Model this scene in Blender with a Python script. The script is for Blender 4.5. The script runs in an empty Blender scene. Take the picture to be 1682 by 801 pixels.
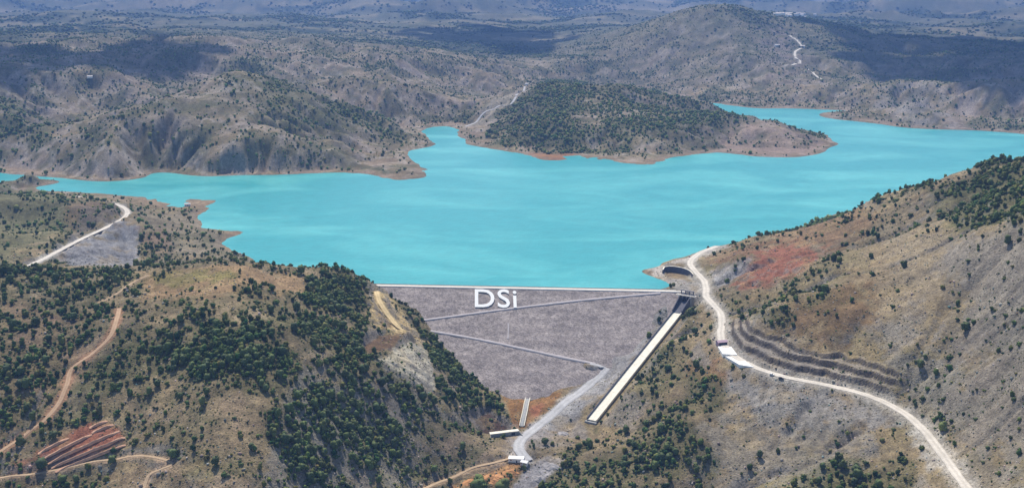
import bpy, math, random
import numpy as np
random.seed(7)
HAZE, HAZE_COL, EXPO = 7.6e-5, (0.28, 0.49, 1.0, 1.0), 0.1
RNG = np.random.default_rng(11)

# ------------------------------------------------------------------ scene, camera
sc = bpy.context.scene
col = sc.collection
W, H, F = 1682.0, 801.0, 1803.0
HC, HOR = 330.0, -15.0                      # eye height above the lake, image row of the eye level
PITCH = math.atan((H/2 - HOR)/F)
CP, SP = math.cos(PITCH), math.sin(PITCH)

def ray(u, v):
    a, b = (u - W/2)/F, (v - H/2)/F
    return a, CP - b*SP, -SP - b*CP         # direction in the world, camera at (0,0,HC)

def at_z(u, v, z):
    dx, dy, dz = ray(u, v); t = (z - HC)/dz
    return np.array((dx*t, dy*t, z))

def at_d(u, v, d):
    dx, dy, dz = ray(u, v); t = d/math.hypot(dx, dy)
    return np.array((dx*t, dy*t, HC + dz*t))

# the dam: crest line and downstream face as a plane
CREST_L, CREST_R = at_z(612, 468.5, 4), at_z(1122, 478.5, 4)
cd = (CREST_R - CREST_L); CREST_LEN = float(np.linalg.norm(cd)); cd = cd/CREST_LEN
dn = np.array((cd[1], -cd[0], 0.0))          # horizontal, downstream
SLOPE = 2.2                                   # run per rise
fd = dn*SLOPE + np.array((0, 0, -1.0)); fd /= np.linalg.norm(fd)   # down the face
fn = np.cross(fd, cd); fn = fn if fn[2] > 0 else -fn
FACE0 = CREST_L + dn*5.0

def dam_hit(u, v, lift=0.0):
    d = np.array(ray(u, v)); o = np.array((0, 0, HC))
    t = np.dot(FACE0 + fn*lift - o, fn)/np.dot(d, fn)
    return o + d*t

# ------------------------------------------------------------------ noise
PERM = np.random.default_rng(5).permutation(1024)
GR = np.random.default_rng(6).normal(size=(1024, 2)); GR /= np.linalg.norm(GR, axis=1)[:, None]
def perlin(x, y, seed=0):
    xi = np.floor(x).astype(np.int64); yi = np.floor(y).astype(np.int64)
    xf, yf = x - xi, y - yi
    u = xf*xf*xf*(xf*(xf*6 - 15) + 10); v = yf*yf*yf*(yf*(yf*6 - 15) + 10)
    def g(ix, iy, fx, fy):
        h = PERM[(PERM[(ix + seed*37) & 1023] + iy) & 1023]
        return GR[h, 0]*fx + GR[h, 1]*fy
    a = g(xi, yi, xf, yf); b = g(xi+1, yi, xf-1, yf)
    c = g(xi, yi+1, xf, yf-1); d = g(xi+1, yi+1, xf-1, yf-1)
    return ((a + (b-a)*u)*(1-v) + (c + (d-c)*u)*v)*1.5
def fbm(x, y, wl, octv=5, seed=0, gain=0.5):
    s = 0; a = 1.0; f = 1.0/wl
    for o in range(octv):
        s = s + a*perlin(x*f + 13.7*o, y*f - 7.1*o, seed + o); a *= gain; f *= 2.03
    return s
def sstep(a, b, x):
    t = np.clip((x - a)/(b - a), 0, 1); return t*t*(3 - 2*t)

# ------------------------------------------------------------------ terrain control points
ctl = []
def Z(*pts):
    for u, v, z in pts: ctl.append(at_z(u, v, z))
def D(*pts):
    for u, v, d in pts: ctl.append(at_d(u, v, d))
def DAM(lift, *pts):
    for u, v in pts: ctl.append(dam_hit(u, v, lift))

# lake bed
Z((500,340,-14),(700,340,-15),(900,330,-15),(1000,400,-15),(700,420,-14),(850,440,-13),(1200,300,-15),(1400,270,-14),
  (1500,230,-12),(1300,195,-10),(1600,225,-12),(725,235,-5),(200,303,-5),(20,292,-3),(430,360,-12),(1050,350,-15),
  (1150,370,-9),(1300,330,-12),(1440,300,-12),(1600,262,-10),(600,320,-9),(480,400,-9),(560,430,-12),(1040,440,-9),
  (1000,462,-12),(700,460,-14),(1420,210,-10),(1200,184,-6),(1000,290,-12),(820,280,-10),(1180,280,-10),(350,310,-7),
  (1760,240,-10),(-80,296,-3),(1384,232,-4),(1400,224,-6),(1372,246,-5),(1420,240,-8),(1376,222,-4),(1345,262,-5))
# shore lines
SHORE_L = [(-160,300),(-60,300),(0,303),(60,306),(100,314),(180,319),(250,331),(285,342),(312,336),(342,330),(338,340),(322,350),
           (330,374),(370,379),(397,380),(370,391),(362,400),(400,420)]
SHORE_N = [(-160,280),(-60,280),(0,283),(45,287),(75,296),(130,295),(250,284),(300,286),(400,287),(500,285),(560,283),(620,289),(678,293),
           (688,272),(676,246),(700,224),(705,210)]
SHORE_I = [(730,207),(755,213),(765,235),(820,246),(885,259),(920,262),(945,254),(1000,261),(1055,270),(1110,257),(1180,250),
           (1280,258),(1330,255),(1365,231)]
SHORE_F = [(1140,167),(1180,170),(1250,178),(1300,178),(1400,183),(1480,187),(1560,195),(1620,200),(1682,201),(1800,204)]
SHORE_R = [(1060,443),(1075,455),(1102,470),(1085,436),(1130,420),(1165,408),(1200,400.5)]
for L in (SHORE_L, SHORE_N, SHORE_I, SHORE_F, SHORE_R): Z(*[(u, v, 0.3) for u, v in L])
Z((430,438,0),(480,455,0),(540,461,0),(600,466,0))
Z((1300,378,0),(1440,338,0),(1560,312,0),(1682,292,0),(1800,280,0),(1230,393,0))
# near-left land behind the front hill
Z((50,312,8),(100,332,24),(60,360,34),(0,340,34),(150,360,27),(205,352,20),(100,400,28),(200,400,12),(200,431,6),(60,431,24),
  (300,400,8),(330,420,5),(385,418,4),(300,365,7),(250,345,8),(-80,340,40),(-80,420,34),(318,343,3),(360,385,3))
# front hill on the left
Z((-120,440,60),(0,440,55),(100,440,52),(200,438,55),(300,436,58),(390,432,58),(420,441,52),(480,447,44),(540,452,34),(600,460,19),(622,469,9))
Z((0,500,46),(0,560,36),(0,640,15),(0,720,-6),(0,800,-26),(100,500,46),(100,600,25),(100,700,0),(100,800,-25),
  (200,480,52),(190,540,41),(200,620,22),(200,720,-5),(200,800,-22),(300,480,53),(300,540,43),(300,640,22),(300,720,2),(300,800,-17),
  (400,480,56),(400,560,45),(430,640,25),(430,720,3),(430,800,-15),(500,480,45),(520,560,30),(540,640,6),(560,720,-21),(560,800,-42),
  (580,500,22),(590,560,10),(640,500,4),(640,560,0),(675,570,-7),(690,610,-16),(640,640,-12),(640,720,-38),(640,800,-57),
  (720,640,-30),(760,660,-44),(775,700,-57),(760,722,-58),(700,720,-50),(700,760,-62),(760,748,-66),(600,760,-42),(810,700,-66))
Z((-120,600,25),(-120,800,-25),(0,900,-45),(300,900,-38),(560,900,-66),(760,900,-80),(900,900,-78),(1150,900,-68),(1400,900,-40),(1700,900,-2),(-120,900,-45))
# dam foundation and contacts
DAM(-14, (750,520),(850,490),(850,540),(900,590),(950,530),(1020,510),(770,560),(860,615),(1050,490),(700,490),(940,570))
DAM(0.5, (640,482),(665,505),(1098,490),(1082,520),(1045,570),(1005,602),(965,630))
for u, v, n in ((690,540,8),(720,568,12),(760,608,15),(800,645,14)):
    p = dam_hit(u, v); q = p*(1 - n/np.linalg.norm(p[:2])); ctl.append(np.array((q[0], q[1], HC + (p[2]-HC)*(1 - n/np.linalg.norm(p[:2])))))
Z((835,650,-65.5),(915,650,-65),(850,675,-66),(890,672,-66),(850,700,-67),(862,720,-67.5),(830,742,-69),(850,755,-69.5),(800,772,-72),
  (740,800,-76),(690,803,-72),(900,740,-66),(900,800,-71),(840,800,-75),(930,680,-63),(925,715,-64))
# spillway line
SP0, SP1 = at_z(1112, 515, -10), at_z(972, 690, -63)
for t in (0.0, .25, .5, .75, 1.0): ctl.append(SP0*(1-t) + SP1*t - np.array((0, 0, 1.5)))
# right hill
Z((1090,446,3),(1105,428,5),(1130,424,6),(1150,450,9),(1120,466,6),(1165,478,7),(1185,445,17),(1215,432,26),(1240,470,24),(1115,482,4))
Z((1240,389,12),(1300,370,28),(1370,345,48),(1440,325,70),(1500,308,92),(1560,290,112),(1620,274,128),(1682,262,140),(1800,248,155))
Z((1200,470,16),(1260,420,32),(1330,420,45),(1330,480,42),(1400,380,62),(1400,450,60),(1500,350,88),(1500,430,80),(1600,330,118),(1600,400,108),
  (1682,330,132),(1682,420,115),(1260,520,29),(1340,540,29),(1420,520,42),(1420,585,20),(1500,500,59),(1500,590,28.5),(1560,640,26),(1600,480,76),
  (1600,560,50),(1640,640,36),(1682,500,84),(1682,600,60),(1682,700,35),(1682,800,15),(1800,500,115),(1800,700,55),(1640,720,22),(1640,800,6))
ROAD_R = [(1178,404,3),(1152,414,6),(1138,424,8),(1134,434,9),(1144,447,9),(1156,460,8),(1160,474,7.5),(1160,486,7),(1172,500,7),(1184,514,6),(1186,532,5),
          (1184,550,4.5),(1190,566,4),(1207,584,3),(1240,602,2),(1290,618,1),(1360,632,0),(1420,647,0),(1470,668,-1),(1510,698,-2),
          (1545,740,-3),(1570,775,-4),(1592,806,-5),(1615,850,-6)]
Z(*ROAD_R)
Z((1160,540,-3),(1130,580,-14),(1180,605,-5),(1205,625,-9),(1250,645,-9),(1300,665,-10),(1380,685,-9),(1440,712,-8),(1500,760,-10),(1540,802,-12),
  (1090,620,-26),(1150,660,-22),(1250,700,-24),(1350,740,-24),(1450,790,-22),(1050,680,-42),(1100,720,-41),(1200,760,-40),(1300,800,-38),
  (1000,745,-58),(1050,790,-60),(1150,800,-57),(960,775,-64),(950,800,-67),(1020,640,-36),(1140,515,1),(1075,575,-22),(985,705,-60))
# hills beyond the lake
D((20,276,2040),(400,101,2650),(300,130,2600),(200,170,2450),(100,220,2250),(50,262,2080),(440,115,2750),(480,132,2650),(530,160,2550),(600,190,2450),(650,212,2420),
  (400,200,2250),(300,220,2200),(500,220,2250),(600,250,2160),(200,250,2120),(400,255,2080),(655,262,2160),(0,200,2400),(0,130,3000),(100,110,3200),
  (0,75,4000),(250,62,4200),(480,62,4200),(600,100,3400),(700,90,3800),(700,152,3000),(780,135,3500),(850,122,3700),(640,150,2900),(740,183,2850),
  (800,172,3050),(200,120,3100),(-100,200,2400),(-100,100,3600),(330,95,3400),(560,130,2950))
D((860,141,2850),(895,131,2900),(935,129,2900),(1000,138,2900),(1080,150,2880),(1130,165,2820),(1180,180,2750),(1240,200,2650),(1290,211,2580),(1340,223,2490),
  (900,200,2480),(1000,210,2430),(1100,215,2400),(820,203,2560),(1200,226,2420),(950,165,2700),(1050,180,2680),(1280,236,2350),(850,170,2720),(795,197,2680),(800,222,2480),(1150,200,2560))
Z((1090,162,0),(1040,160,4),(1120,176,-4),(940,150,20),(1200,196,-5),(1000,168,15))
D((1180,10,4600),(1150,15,4550),(1215,14,4600),(1100,30,4500),(1040,70,4400),(1000,92,4300),(940,102,4200),(1060,130,3950),(1180,100,3900),(1180,142,3600),(1260,40,4500),(1300,30,4700),
  (1300,80,4200),(1300,132,3600),(1400,110,3900),(1400,152,3400),(1480,140,3420),(1560,150,3300),(1560,172,3050),(1630,168,3200),(1682,170,3200),(1640,186,3020),(1700,184,3060),(1500,172,3110),(1440,170,3150),(1600,150,3600),(1682,135,3800),
  (1682,90,4400),(1600,80,4500),(1500,82,4500),(1500,60,5500),(1400,45,6200),(1682,50,6500),(1682,32,9000),(1400,29,9000),(1800,165,3200),(1800,60,6000),
  (1000,24,9000),(840,30,8000),(840,60,5500),(600,34,7000),(300,22,9000),(0,34,7500),(700,20,9000),(-150,30,8000),(900,80,4800),(760,60,5200))
D(*[(u, v, 14000) for u, v in ((-200,10),(100,10),(400,8),(700,12),(1000,10),(1250,13),(1450,16),(1682,18),(1900,18))])
D(*[(u, v, 26000) for u, v in ((-300,-2),(0,1),(300,4),(600,2),(860,6),(1000,3),(1150,7),(1300,4),(1480,8),(1682,7),(2000,4))])
D(*[(u, v, 36000) for u, v in ((-300,-2),(200,-1),(600,-3),(1000,0),(1400,-1),(1700,0),(2000,-2))])

for u, d, z in ((400,3150,72),(300,2950,58),(500,3050,58),(200,2750,48),(600,2850,48),(100,2650,45)):   # the valley hidden behind the big hill
    p = at_d(u, 150, d); p[2] = z; ctl.append(p)
P = np.array(ctl)
TH = np.arctan2(P[:, 0], P[:, 1]); LR = np.log(np.hypot(P[:, 0], P[:, 1]))
def tps_k(r2): return 0.5*r2*np.log(r2 + 1e-12)
n = len(P)
A = np.zeros((n+3, n+3))
A[:n, :n] = tps_k((TH[:, None]-TH)**2 + (LR[:, None]-LR)**2) + np.eye(n)*2e-5
A[:n, n] = 1; A[:n, n+1] = TH; A[:n, n+2] = LR; A[n:, :n] = A[:n, n:].T
WT = np.linalg.solve(A, np.concatenate([P[:, 2], np.zeros(3)]))
def tps(t, l):
    out = WT[n] + WT[n+1]*t + WT[n+2]*l
    for i in range(n): out = out + WT[i]*tps_k((t-TH[i])**2 + (l-LR[i])**2)
    return out

TMAX = math.radians(33.5)
NC = 340
cth = np.linspace(-TMAX, TMAX, NC)
clr = np.concatenate([np.linspace(math.log(440), math.log(5000), 420), np.linspace(math.log(5000), math.log(32000), 90)[1:]])
CT, CL = np.meshgrid(cth, clr)
ZB = tps(CT, CL)

def bil(Zg, rows, colsv, l, t):
    """bilinear sample of a grid over (rows = ln r, cols = theta)"""
    fi = np.clip(np.interp(l, rows, np.arange(len(rows))), 0, len(rows)-1.001)
    fj = np.clip((t - colsv[0])/(colsv[1]-colsv[0]), 0, len(colsv)-1.001)
    i = fi.astype(np.int64); j = fj.astype(np.int64); a = fi-i; b = fj-j
    return (Zg[i, j]*(1-a)*(1-b) + Zg[i+1, j]*a*(1-b) + Zg[i, j+1]*(1-a)*b + Zg[i+1, j+1]*a*b)
def base_xy(x, y): return bil(ZB, clr, cth, np.log(np.hypot(x, y)), np.arctan2(x, y))

# ------------------------------------------------------------------ stream erosion of the hills on two world grids
def erode(x0, x1, y0, y1, dx, iters, K, seedamp, wl, diff, seed):
    xs = np.arange(x0, x1, dx); ys = np.arange(y0, y1, dx)
    X, Y = np.meshgrid(xs, ys); ny, nx = X.shape
    B = base_xy(X, Y)
    mask = sstep(0.5, 25, np.abs(B))
    h = B + seedamp*fbm(X, Y, wl, 5, seed)*mask
    fixed = (B <= 0.6)
    if y0 < 1200: fixed = fixed & (Y > 1190)
    fixed[0, :] = fixed[-1, :] = True; fixed[:, 0] = fixed[:, -1] = True
    idx = np.arange(ny*nx).reshape(ny, nx)
    offs = [(-1, 0, 1.), (1, 0, 1.), (0, -1, 1.), (0, 1, 1.), (-1, -1, 1.414), (-1, 1, 1.414), (1, -1, 1.414), (1, 1, 1.414)]
    acc = None
    for it in range(iters):
        best = np.zeros((ny, nx)); rec = idx.copy(); dist = np.ones((ny, nx))*dx
        for dy_, dx_, w in offs:
            nb = np.roll(h, (-dy_, -dx_), (0, 1)); s = (h - nb)/w
            m = s > best; best[m] = s[m]; rec[m] = np.roll(idx, (-dy_, -dx_), (0, 1))[m]; dist[m] = w*dx
        rec[fixed] = idx[fixed]
        hf = h.ravel(); order = np.argsort(hf); ol = order.tolist(); rl = rec.ravel().tolist()
        acc = [dx*dx]*(ny*nx)
        for i in reversed(ol):
            r = rl[i]
            if r != i: acc[r] += acc[i]
        aa = np.array(acc); fac = (K*np.sqrt(aa)/dist.ravel()).tolist(); hl = hf.tolist()
        for i in ol:
            r = rl[i]
            if r != i:
                f = fac[i]; hl[i] = (hl[i] + f*hl[r])/(1+f)
        h = np.array(hl).reshape(ny, nx)
        lap = (np.roll(h, 1, 0)+np.roll(h, -1, 0)+np.roll(h, 1, 1)+np.roll(h, -1, 1)-4*h)
        lap[fixed] = 0
        h = h + diff*lap
    E = h - B; E[fixed] = 0
    fl = np.log(np.array(acc).reshape(ny, nx)/(dx*dx))
    def samp(G, x, y):
        fx = (x-x0)/dx; fy = (y-y0)/dx
        ok = (fx >= 0) & (fx < nx-1.01) & (fy >= 0) & (fy < ny-1.01)
        fx = np.clip(fx, 0, nx-1.01); fy = np.clip(fy, 0, ny-1.01)
        i = fy.astype(int); j = fx.astype(int); a = fy-i; b = fx-j
        edge = np.minimum(np.minimum(fx, nx-1.01-fx), np.minimum(fy, ny-1.01-fy))
        return (G[i, j]*(1-a)*(1-b)+G[i+1, j]*a*(1-b)+G[i, j+1]*(1-a)*b+G[i+1, j+1]*a*b)*sstep(0, 12, edge)
    flow = fl.copy()
    for _ in range(2): flow = (flow*2+np.roll(flow, 1, 0)+np.roll(flow, -1, 0)+np.roll(flow, 1, 1)+np.roll(flow, -1, 1))/6
    return (lambda x, y: samp(E, x, y)), (lambda x, y: samp(flow, x, y))
E_mid, FL_mid = erode(-2300, 2900, 1330, 5600, 10.0, 18, 0.055, 46, 380, 0.02, 3)
E_near, FL_near = erode(-680, 820, 470, 1460, 5.0, 10, 0.016, 8, 110, 0.05, 21)

# ------------------------------------------------------------------ fine grid
def seg_rows(a, b, k): return list(np.linspace(math.log(a), math.log(b), k, endpoint=False))
flr = np.array(seg_rows(460, 1450, 610) + seg_rows(1450, 3300, 270) + seg_rows(3300, 6000, 150) + seg_rows(6000, 30000, 120) + [math.log(30000)])
NF = 1000
fth = np.linspace(-TMAX, TMAX, NF)
FT, FL_ = np.meshgrid(fth, flr)
FR = np.exp(FL_); GX = FR*np.sin(FT); GY = FR*np.cos(FT)
B0 = bil(ZB, clr, cth, FL_, FT)
land = sstep(0.3, 12, B0); LIM = 9.0
lowl = np.where(GY < 1190, 1.0, land)       # the valley below the dam is land too
EM = E_mid(GX, GY); EM = np.where(EM > LIM*.5, LIM*.5+LIM*.5*np.tanh((EM-LIM*.5)/(LIM*.5)), EM); EM = np.where(EM < -9, -9-15*np.tanh((-9-EM)/15), EM)
EM = EM*(1-0.6*sstep(3900, 4500, FR)*(np.abs(FT) < 0.3))
GZ = B0 + EM*land + E_near(GX, GY)*lowl
farw = sstep(4800, 7000, FR)
GZ = GZ + farw*(46*fbm(GX, GY, 1700, 5, 40) + 42*np.abs(fbm(GX, GY, 700, 4, 44)) + 125*sstep(5500, 9000, FR)*np.clip(1-1.7*np.abs(fbm(GX, GY, 3000, 5, 47, .45)), 0, 1)**2)
nearw = 1 - sstep(1300, 2200, FR)
dW = np.abs((GX-CREST_L[0])*dn[0]+(GY-CREST_L[1])*dn[1])
GZ = GZ + lowl*(nearw*(1.6*fbm(GX, GY, 38, 5, 60)) + (1-nearw)*(1-farw)*(4.5*fbm(GX, GY, 90, 5, 63)-8*np.abs(fbm(GX, GY, 150, 5, 67, .55))))
GZ = GZ + 0.8*(1-lowl)*fbm(GX, GY, 45, 4, 66)*sstep(-6, 0, B0)
GZ = np.where((B0 > 0.3) & (GY > 1190) & (GZ < 0.5), 0.5 + 0.15*fbm(GX, GY, 20, 2, 3), GZ)

def zat(x, y): return bil(GZ, flr, fth, np.log(np.hypot(x, y)), np.arctan2(x, y))
def hit(u, v):
    """where the line of sight through a point of the photo meets the ground"""
    dx, dy, dz = ray(u, v); m = math.hypot(dx, dy); th = math.atan2(dx, dy)
    fj = min(max((th - fth[0])/(fth[1]-fth[0]), 0), NF-1.01); j = int(fj); b = fj-j
    prof = GZ[:, j]*(1-b) + GZ[:, j+1]*b
    r = np.exp(flr); dlt = prof - (HC + dz/m*r)
    k = np.argmax(dlt >= 0)
    if dlt[k] < 0: k = len(r)-1
    if k > 0:
        a = dlt[k-1]/(dlt[k-1]-dlt[k]) if dlt[k] != dlt[k-1] else 0
        rr = r[k-1]*(1-a)+r[k]*a
    else: rr = r[0]
    return np.array((rr*math.sin(th), rr*math.cos(th), HC + dz/m*rr))

def spline(pts, step):
    """Catmull-Rom through 3-D points, resampled about every step metres"""
    p = [np.array(q, float) for q in pts]; p = [2*p[0]-p[1]] + p + [2*p[-1]-p[-2]]
    out = []
    for i in range(1, len(p)-2):
        k = max(2, int(np.linalg.norm(p[i+1]-p[i])/step))
        for s in np.arange(k)/k:
            out.append(0.5*((2*p[i])+(p[i+1]-p[i-1])*s+(2*p[i-1]-5*p[i]+4*p[i+1]-p[i+2])*s*s+(3*p[i]-p[i-1]-3*p[i+1]+p[i+2])*s**3))
    out.append(p[-2]); return np.array(out)

def line_field(pl, reach):
    """indices of ground points within reach of a polyline, distance, side (+ = left of travel), polyline height, place along it"""
    m = ((GX > pl[:, 0].min()-reach) & (GX < pl[:, 0].max()+reach) & (GY > pl[:, 1].min()-reach) & (GY < pl[:, 1].max()+reach))
    I = np.nonzero(m.ravel())[0]; x = GX.ravel()[I]; y = GY.ravel()[I]
    best = np.full(len(I), 1e9); zz = np.zeros(len(I)); sd = np.zeros(len(I)); sa = np.zeros(len(I))
    s0 = 0.0
    for a, b in zip(pl[:-1], pl[1:]):
        d = b[:2]-a[:2]; L = float(np.hypot(*d)) + 1e-9
        t = np.clip(((x-a[0])*d[0]+(y-a[1])*d[1])/L**2, 0, 1)
        ex = x-(a[0]+t*d[0]); ey = y-(a[1]+t*d[1]); q = np.hypot(ex, ey)
        c = q < best
        best[c] = q[c]; zz[c] = (a[2]+t*(b[2]-a[2]))[c]; sd[c] = np.sign(d[0]*ey-d[1]*ex)[c]; sa[c] = (s0+t*L)[c]
        s0 += L
    k = best < reach
    return I[k], best[k], sd[k], zz[k], sa[k], s0

GZf = GZ.ravel()
def carve(pl, half, up=0.9, dn_=0.7, reach=40, under=0.35):
    I, d, s, z, a, L = line_field(pl, reach)
    e = np.maximum(d-half-0.8, 0); g = GZf[I]
    f = 1-sstep(reach*0.55, reach, d); GZf[I] = np.where(d < half+0.8, z-under, g + f*(np.clip(g, z-under-e*dn_, z-under+e*up)-g))
#STAGE2
# ------------------------------------------------------------------ earthworks carved into the ground
main_road = spline([at_z(*q) for q in ROAD_R], 2.5)
carve(main_road, 4.2, 0.8, 0.6, 30)
bench_line = spline([at_z(*q) for q in ((1180,528,4.8),(1188,552,4.4),(1198,570,3.6),(1216,586,2.7),(1245,602,2),(1292,617,1),(1360,631,0),(1425,646,0),(1462,662,-1))], 2.5)
I, d, s, z, a, L = line_field(bench_line, 62)
wob = fbm(GX.ravel()[I], GY.ravel()[I], 22, 3, 80)
e = np.maximum(d - 5.2, 0); g = np.maximum(GZf[I]-z+0.3, 0)
a_b, I_b = a, I; w = (s > 0)*sstep(0, 16, a)*sstep(0, 16, L-a)*(d > 5.0)*(1-sstep(15.5, 19, g + 3*wob))*(1-sstep(48, 60, d))
W_b = w; q = (g + 2.6 + 1.5*wob)/5.4; k_ = np.floor(q); f = q-k_
GZf[I] = GZf[I]*(1-w) + np.maximum(z-0.3, z - 0.3 - 2.6 + 5.4*(k_ + 0.93*np.clip((f-0.32)/0.2, 0, 1)+0.07*f))*w
quarry_road = spline([at_z(*q) for q in ((30,448,22),(52,434,22),(75,423,21.5),(130,394,21),(175,373,20.5),(203,358,20),(209,347,19.5),(196,337,19),(172,332,18),(140,326,15),(118,321,11))], 3)
carve(quarry_road, 4.5, 1.1, 0.8, 34)
def face_z(x, y):
    sy = (x-FACE0[0])*dn[0]+(y-FACE0[1])*dn[1]; return np.where((sy > 0) & (sy < 150), FACE0[2]-sy/SLOPE, -999)
def on_fill(pix, step):
    p = []
    for q in pix:
        a, b = hit(*q), dam_hit(*q); p.append(a if a[1] < b[1] else b)
    q = spline(p, step); q[:, 2] = np.maximum(zat(q[:, 0], q[:, 1]), face_z(q[:, 0], q[:, 1])+.4)
    for _ in range(18): q[1:-1, 2] = (q[:-2, 2]+2*q[1:-1, 2]+q[2:, 2])/4
    return q
def on_ground(pix, step, lift=0.0, smooth=2):
    p = np.array([hit(*q) for q in pix]); 
    q = spline(p, step); q[:, 2] = zat(q[:, 0], q[:, 1])
    for _ in range(smooth*6): q[1:-1, 2] = (q[:-2, 2]+2*q[1:-1, 2]+q[2:, 2])/4
    q[:, 2] += lift; return q
hill_track = on_ground([(243,452),(222,462),(200,476),(182,488),(164,497)], 2.5)
red_track = on_ground([(196,506),(190,530),(180,552),(152,580),(118,606),(110,630),(97,660),(72,690),(45,710),(18,728),(-20,756)], 2.5)
low_track = on_ground([(-20,782),(30,779),(70,776),(105,768),(160,755),(215,748),(262,752),(282,758),(268,768),(245,780),(234,806)], 2.5)
toe_road = on_fill([(970,596),(985,598.5),(994,603),(990,611),(972,628),(940,652),(905,682),(880,702),(862,716),(852,728),(856,742),(868,756)], 2.5)
bank_road = on_ground([(690,806),(722,790),(760,776),(800,762),(836,752)], 2.5)
island_road = on_ground([(764,208),(790,190),(820,172),(848,156),(862,142)], 4)
far_track = on_ground([(1296,58),(1311,68),(1317,78),(1306,86),(1306,93),(1314,100),(1304,106),(1288,108)], 6)
shore_track = on_ground([(1326,113),(1338,122),(1350,130)], 6)
ridge_path = on_ground([(618,478),(622,492),(632,508),(641,522),(655,536),(676,549),(697,560)], 2.5)
carve(ridge_path, 3.4, 1.2, 0.8, 16, 0.3)
for pl, hw in ((hill_track, 1.6), (red_track, 2.6), (low_track, 1.8), (toe_road, 5.5), (bank_road, 2.4), (island_road, 3), (far_track, 4), (shore_track, 3)):
    carve(pl, hw, 0.9, 0.8, 14, 0.3)
# spillway line
sp_axis = SP1 - SP0; sp_len = float(np.linalg.norm(sp_axis)); sp_dir = sp_axis/sp_len
sp_h = np.array((sp_axis[0], sp_axis[1], 0)); sp_h /= np.linalg.norm(sp_h); sp_side = np.array((-sp_h[1], sp_h[0], 0))   # to the left going down = photo right
GATE = SP0 - sp_h*20
chute_line = np.array([GATE + np.array((0, 0, 0.5)), SP0, SP1, SP1 + sp_h*12 + np.array((0, 0, -3.0))])
carve(chute_line, 7.5, 0.75, 0.35, 26, 1.4)
ch_line = on_ground([(869,641),(867,655),(863,672),(859,690),(857,700)], 3.0)
carve(ch_line, 3.2, 0.8, 0.8, 12, 0.5)
# approach basin behind a horseshoe wall on the headland
def pix_poly(pts): return np.array([hit(*q) for q in pts])
def grid_px(pw):
    """pixel-like ground coordinates of a polygon and of the ground points near it"""
    t = np.arctan2(pw[:, 0], pw[:, 1]); l = np.log(np.hypot(pw[:, 0], pw[:, 1])); k = F*min(HC, 330)/math.exp(l.mean())
    return t*F, l*k, k
def poly_weight(pw, soft, jit=0.0, jwl=20.0, seed=0):
    px, py, k = grid_px(pw); pad = soft + jit + 3
    i0, i1 = np.searchsorted(flr, [(py.min()-pad)/k, (py.max()+pad)/k]); j0, j1 = np.searchsorted(fth, [(px.min()-pad)/F, (px.max()+pad)/F])
    i1 = min(i1+1, len(flr)); j1 = min(j1+1, NF)
    X = FT[i0:i1, j0:j1]*F; Y = FL_[i0:i1, j0:j1]*k
    ins = np.zeros(X.shape, bool); dist = np.full(X.shape, 1e9)
    n_ = len(px)
    for q in range(n_):
        ax, ay, bx, by = px[q], py[q], px[(q+1) % n_], py[(q+1) % n_]
        c = ((ay > Y) != (by > Y)); xx = (bx-ax)*(Y-ay)/((by-ay) if by != ay else 1e-9)+ax
        ins ^= (c & (X < xx))
        L2 = (bx-ax)**2+(by-ay)**2+1e-9; t = np.clip(((X-ax)*(bx-ax)+(Y-ay)*(by-ay))/L2, 0, 1)
        dist = np.minimum(dist, np.hypot(X-ax-t*(bx-ax), Y-ay-t*(by-ay)))
    sd = np.where(ins, dist, -dist)
    if jit: sd = sd + jit*fbm(GX[i0:i1, j0:j1], GY[i0:i1, j0:j1], jwl, 4, seed)
    return (slice(i0, i1), slice(j0, j1)), sstep(-soft, soft, sd)
BAS = np.array([at_z(u, v, 1.2) for u, v in ((1092,446.5),(1103,446),(1112,446.8),(1122,449),(1131,452.5),(1138,458),(1141,466),(1124,466),(1108,460),(1096,454))])
BAS_FAR = np.array([at_z(u, v, 1.2) for u, v in ((1091,446),(1103,446.5),(1119,449),(1136,455),(1137,459),(1119,453.5),(1103,450.5),(1092,449.5))])
sl, w = poly_weight(np.array([at_z(u, v, 9) for u, v in ((1090,434),(1104,433.5),(1120,436),(1132,440.5),(1140,446),(1146,440),(1138,435),(1122,431),(1104,430),(1092,431))]), 1.2)
GZ[sl] = np.where(w > 0, np.maximum(GZ[sl], GZ[sl]*(1-w) + 8.6*w), GZ[sl])
sl, w = poly_weight(BAS, 0.8); GZ[sl] = GZ[sl]*(1-w) + np.minimum(GZ[sl], 1.0)*w
# red planting terraces
TER = pix_poly([(62,742),(100,716),(148,692),(182,690),(206,716),(206,728),(150,752),(88,774)])
sl, w = poly_weight(TER, 2.0)
ta, tb = hit(80, 756), hit(190, 706); td = (tb-ta)[:2]/np.linalg.norm((tb-ta)[:2]); tn = np.array((-td[1], td[0]))
qv = ((GX[sl]-ta[0])*tn[0] + (GY[sl]-ta[1])*tn[1] + 0.8*fbm(GX[sl], GY[sl], 18, 3, 9))/9.0
saw = (qv - np.floor(qv)); pass
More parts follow.
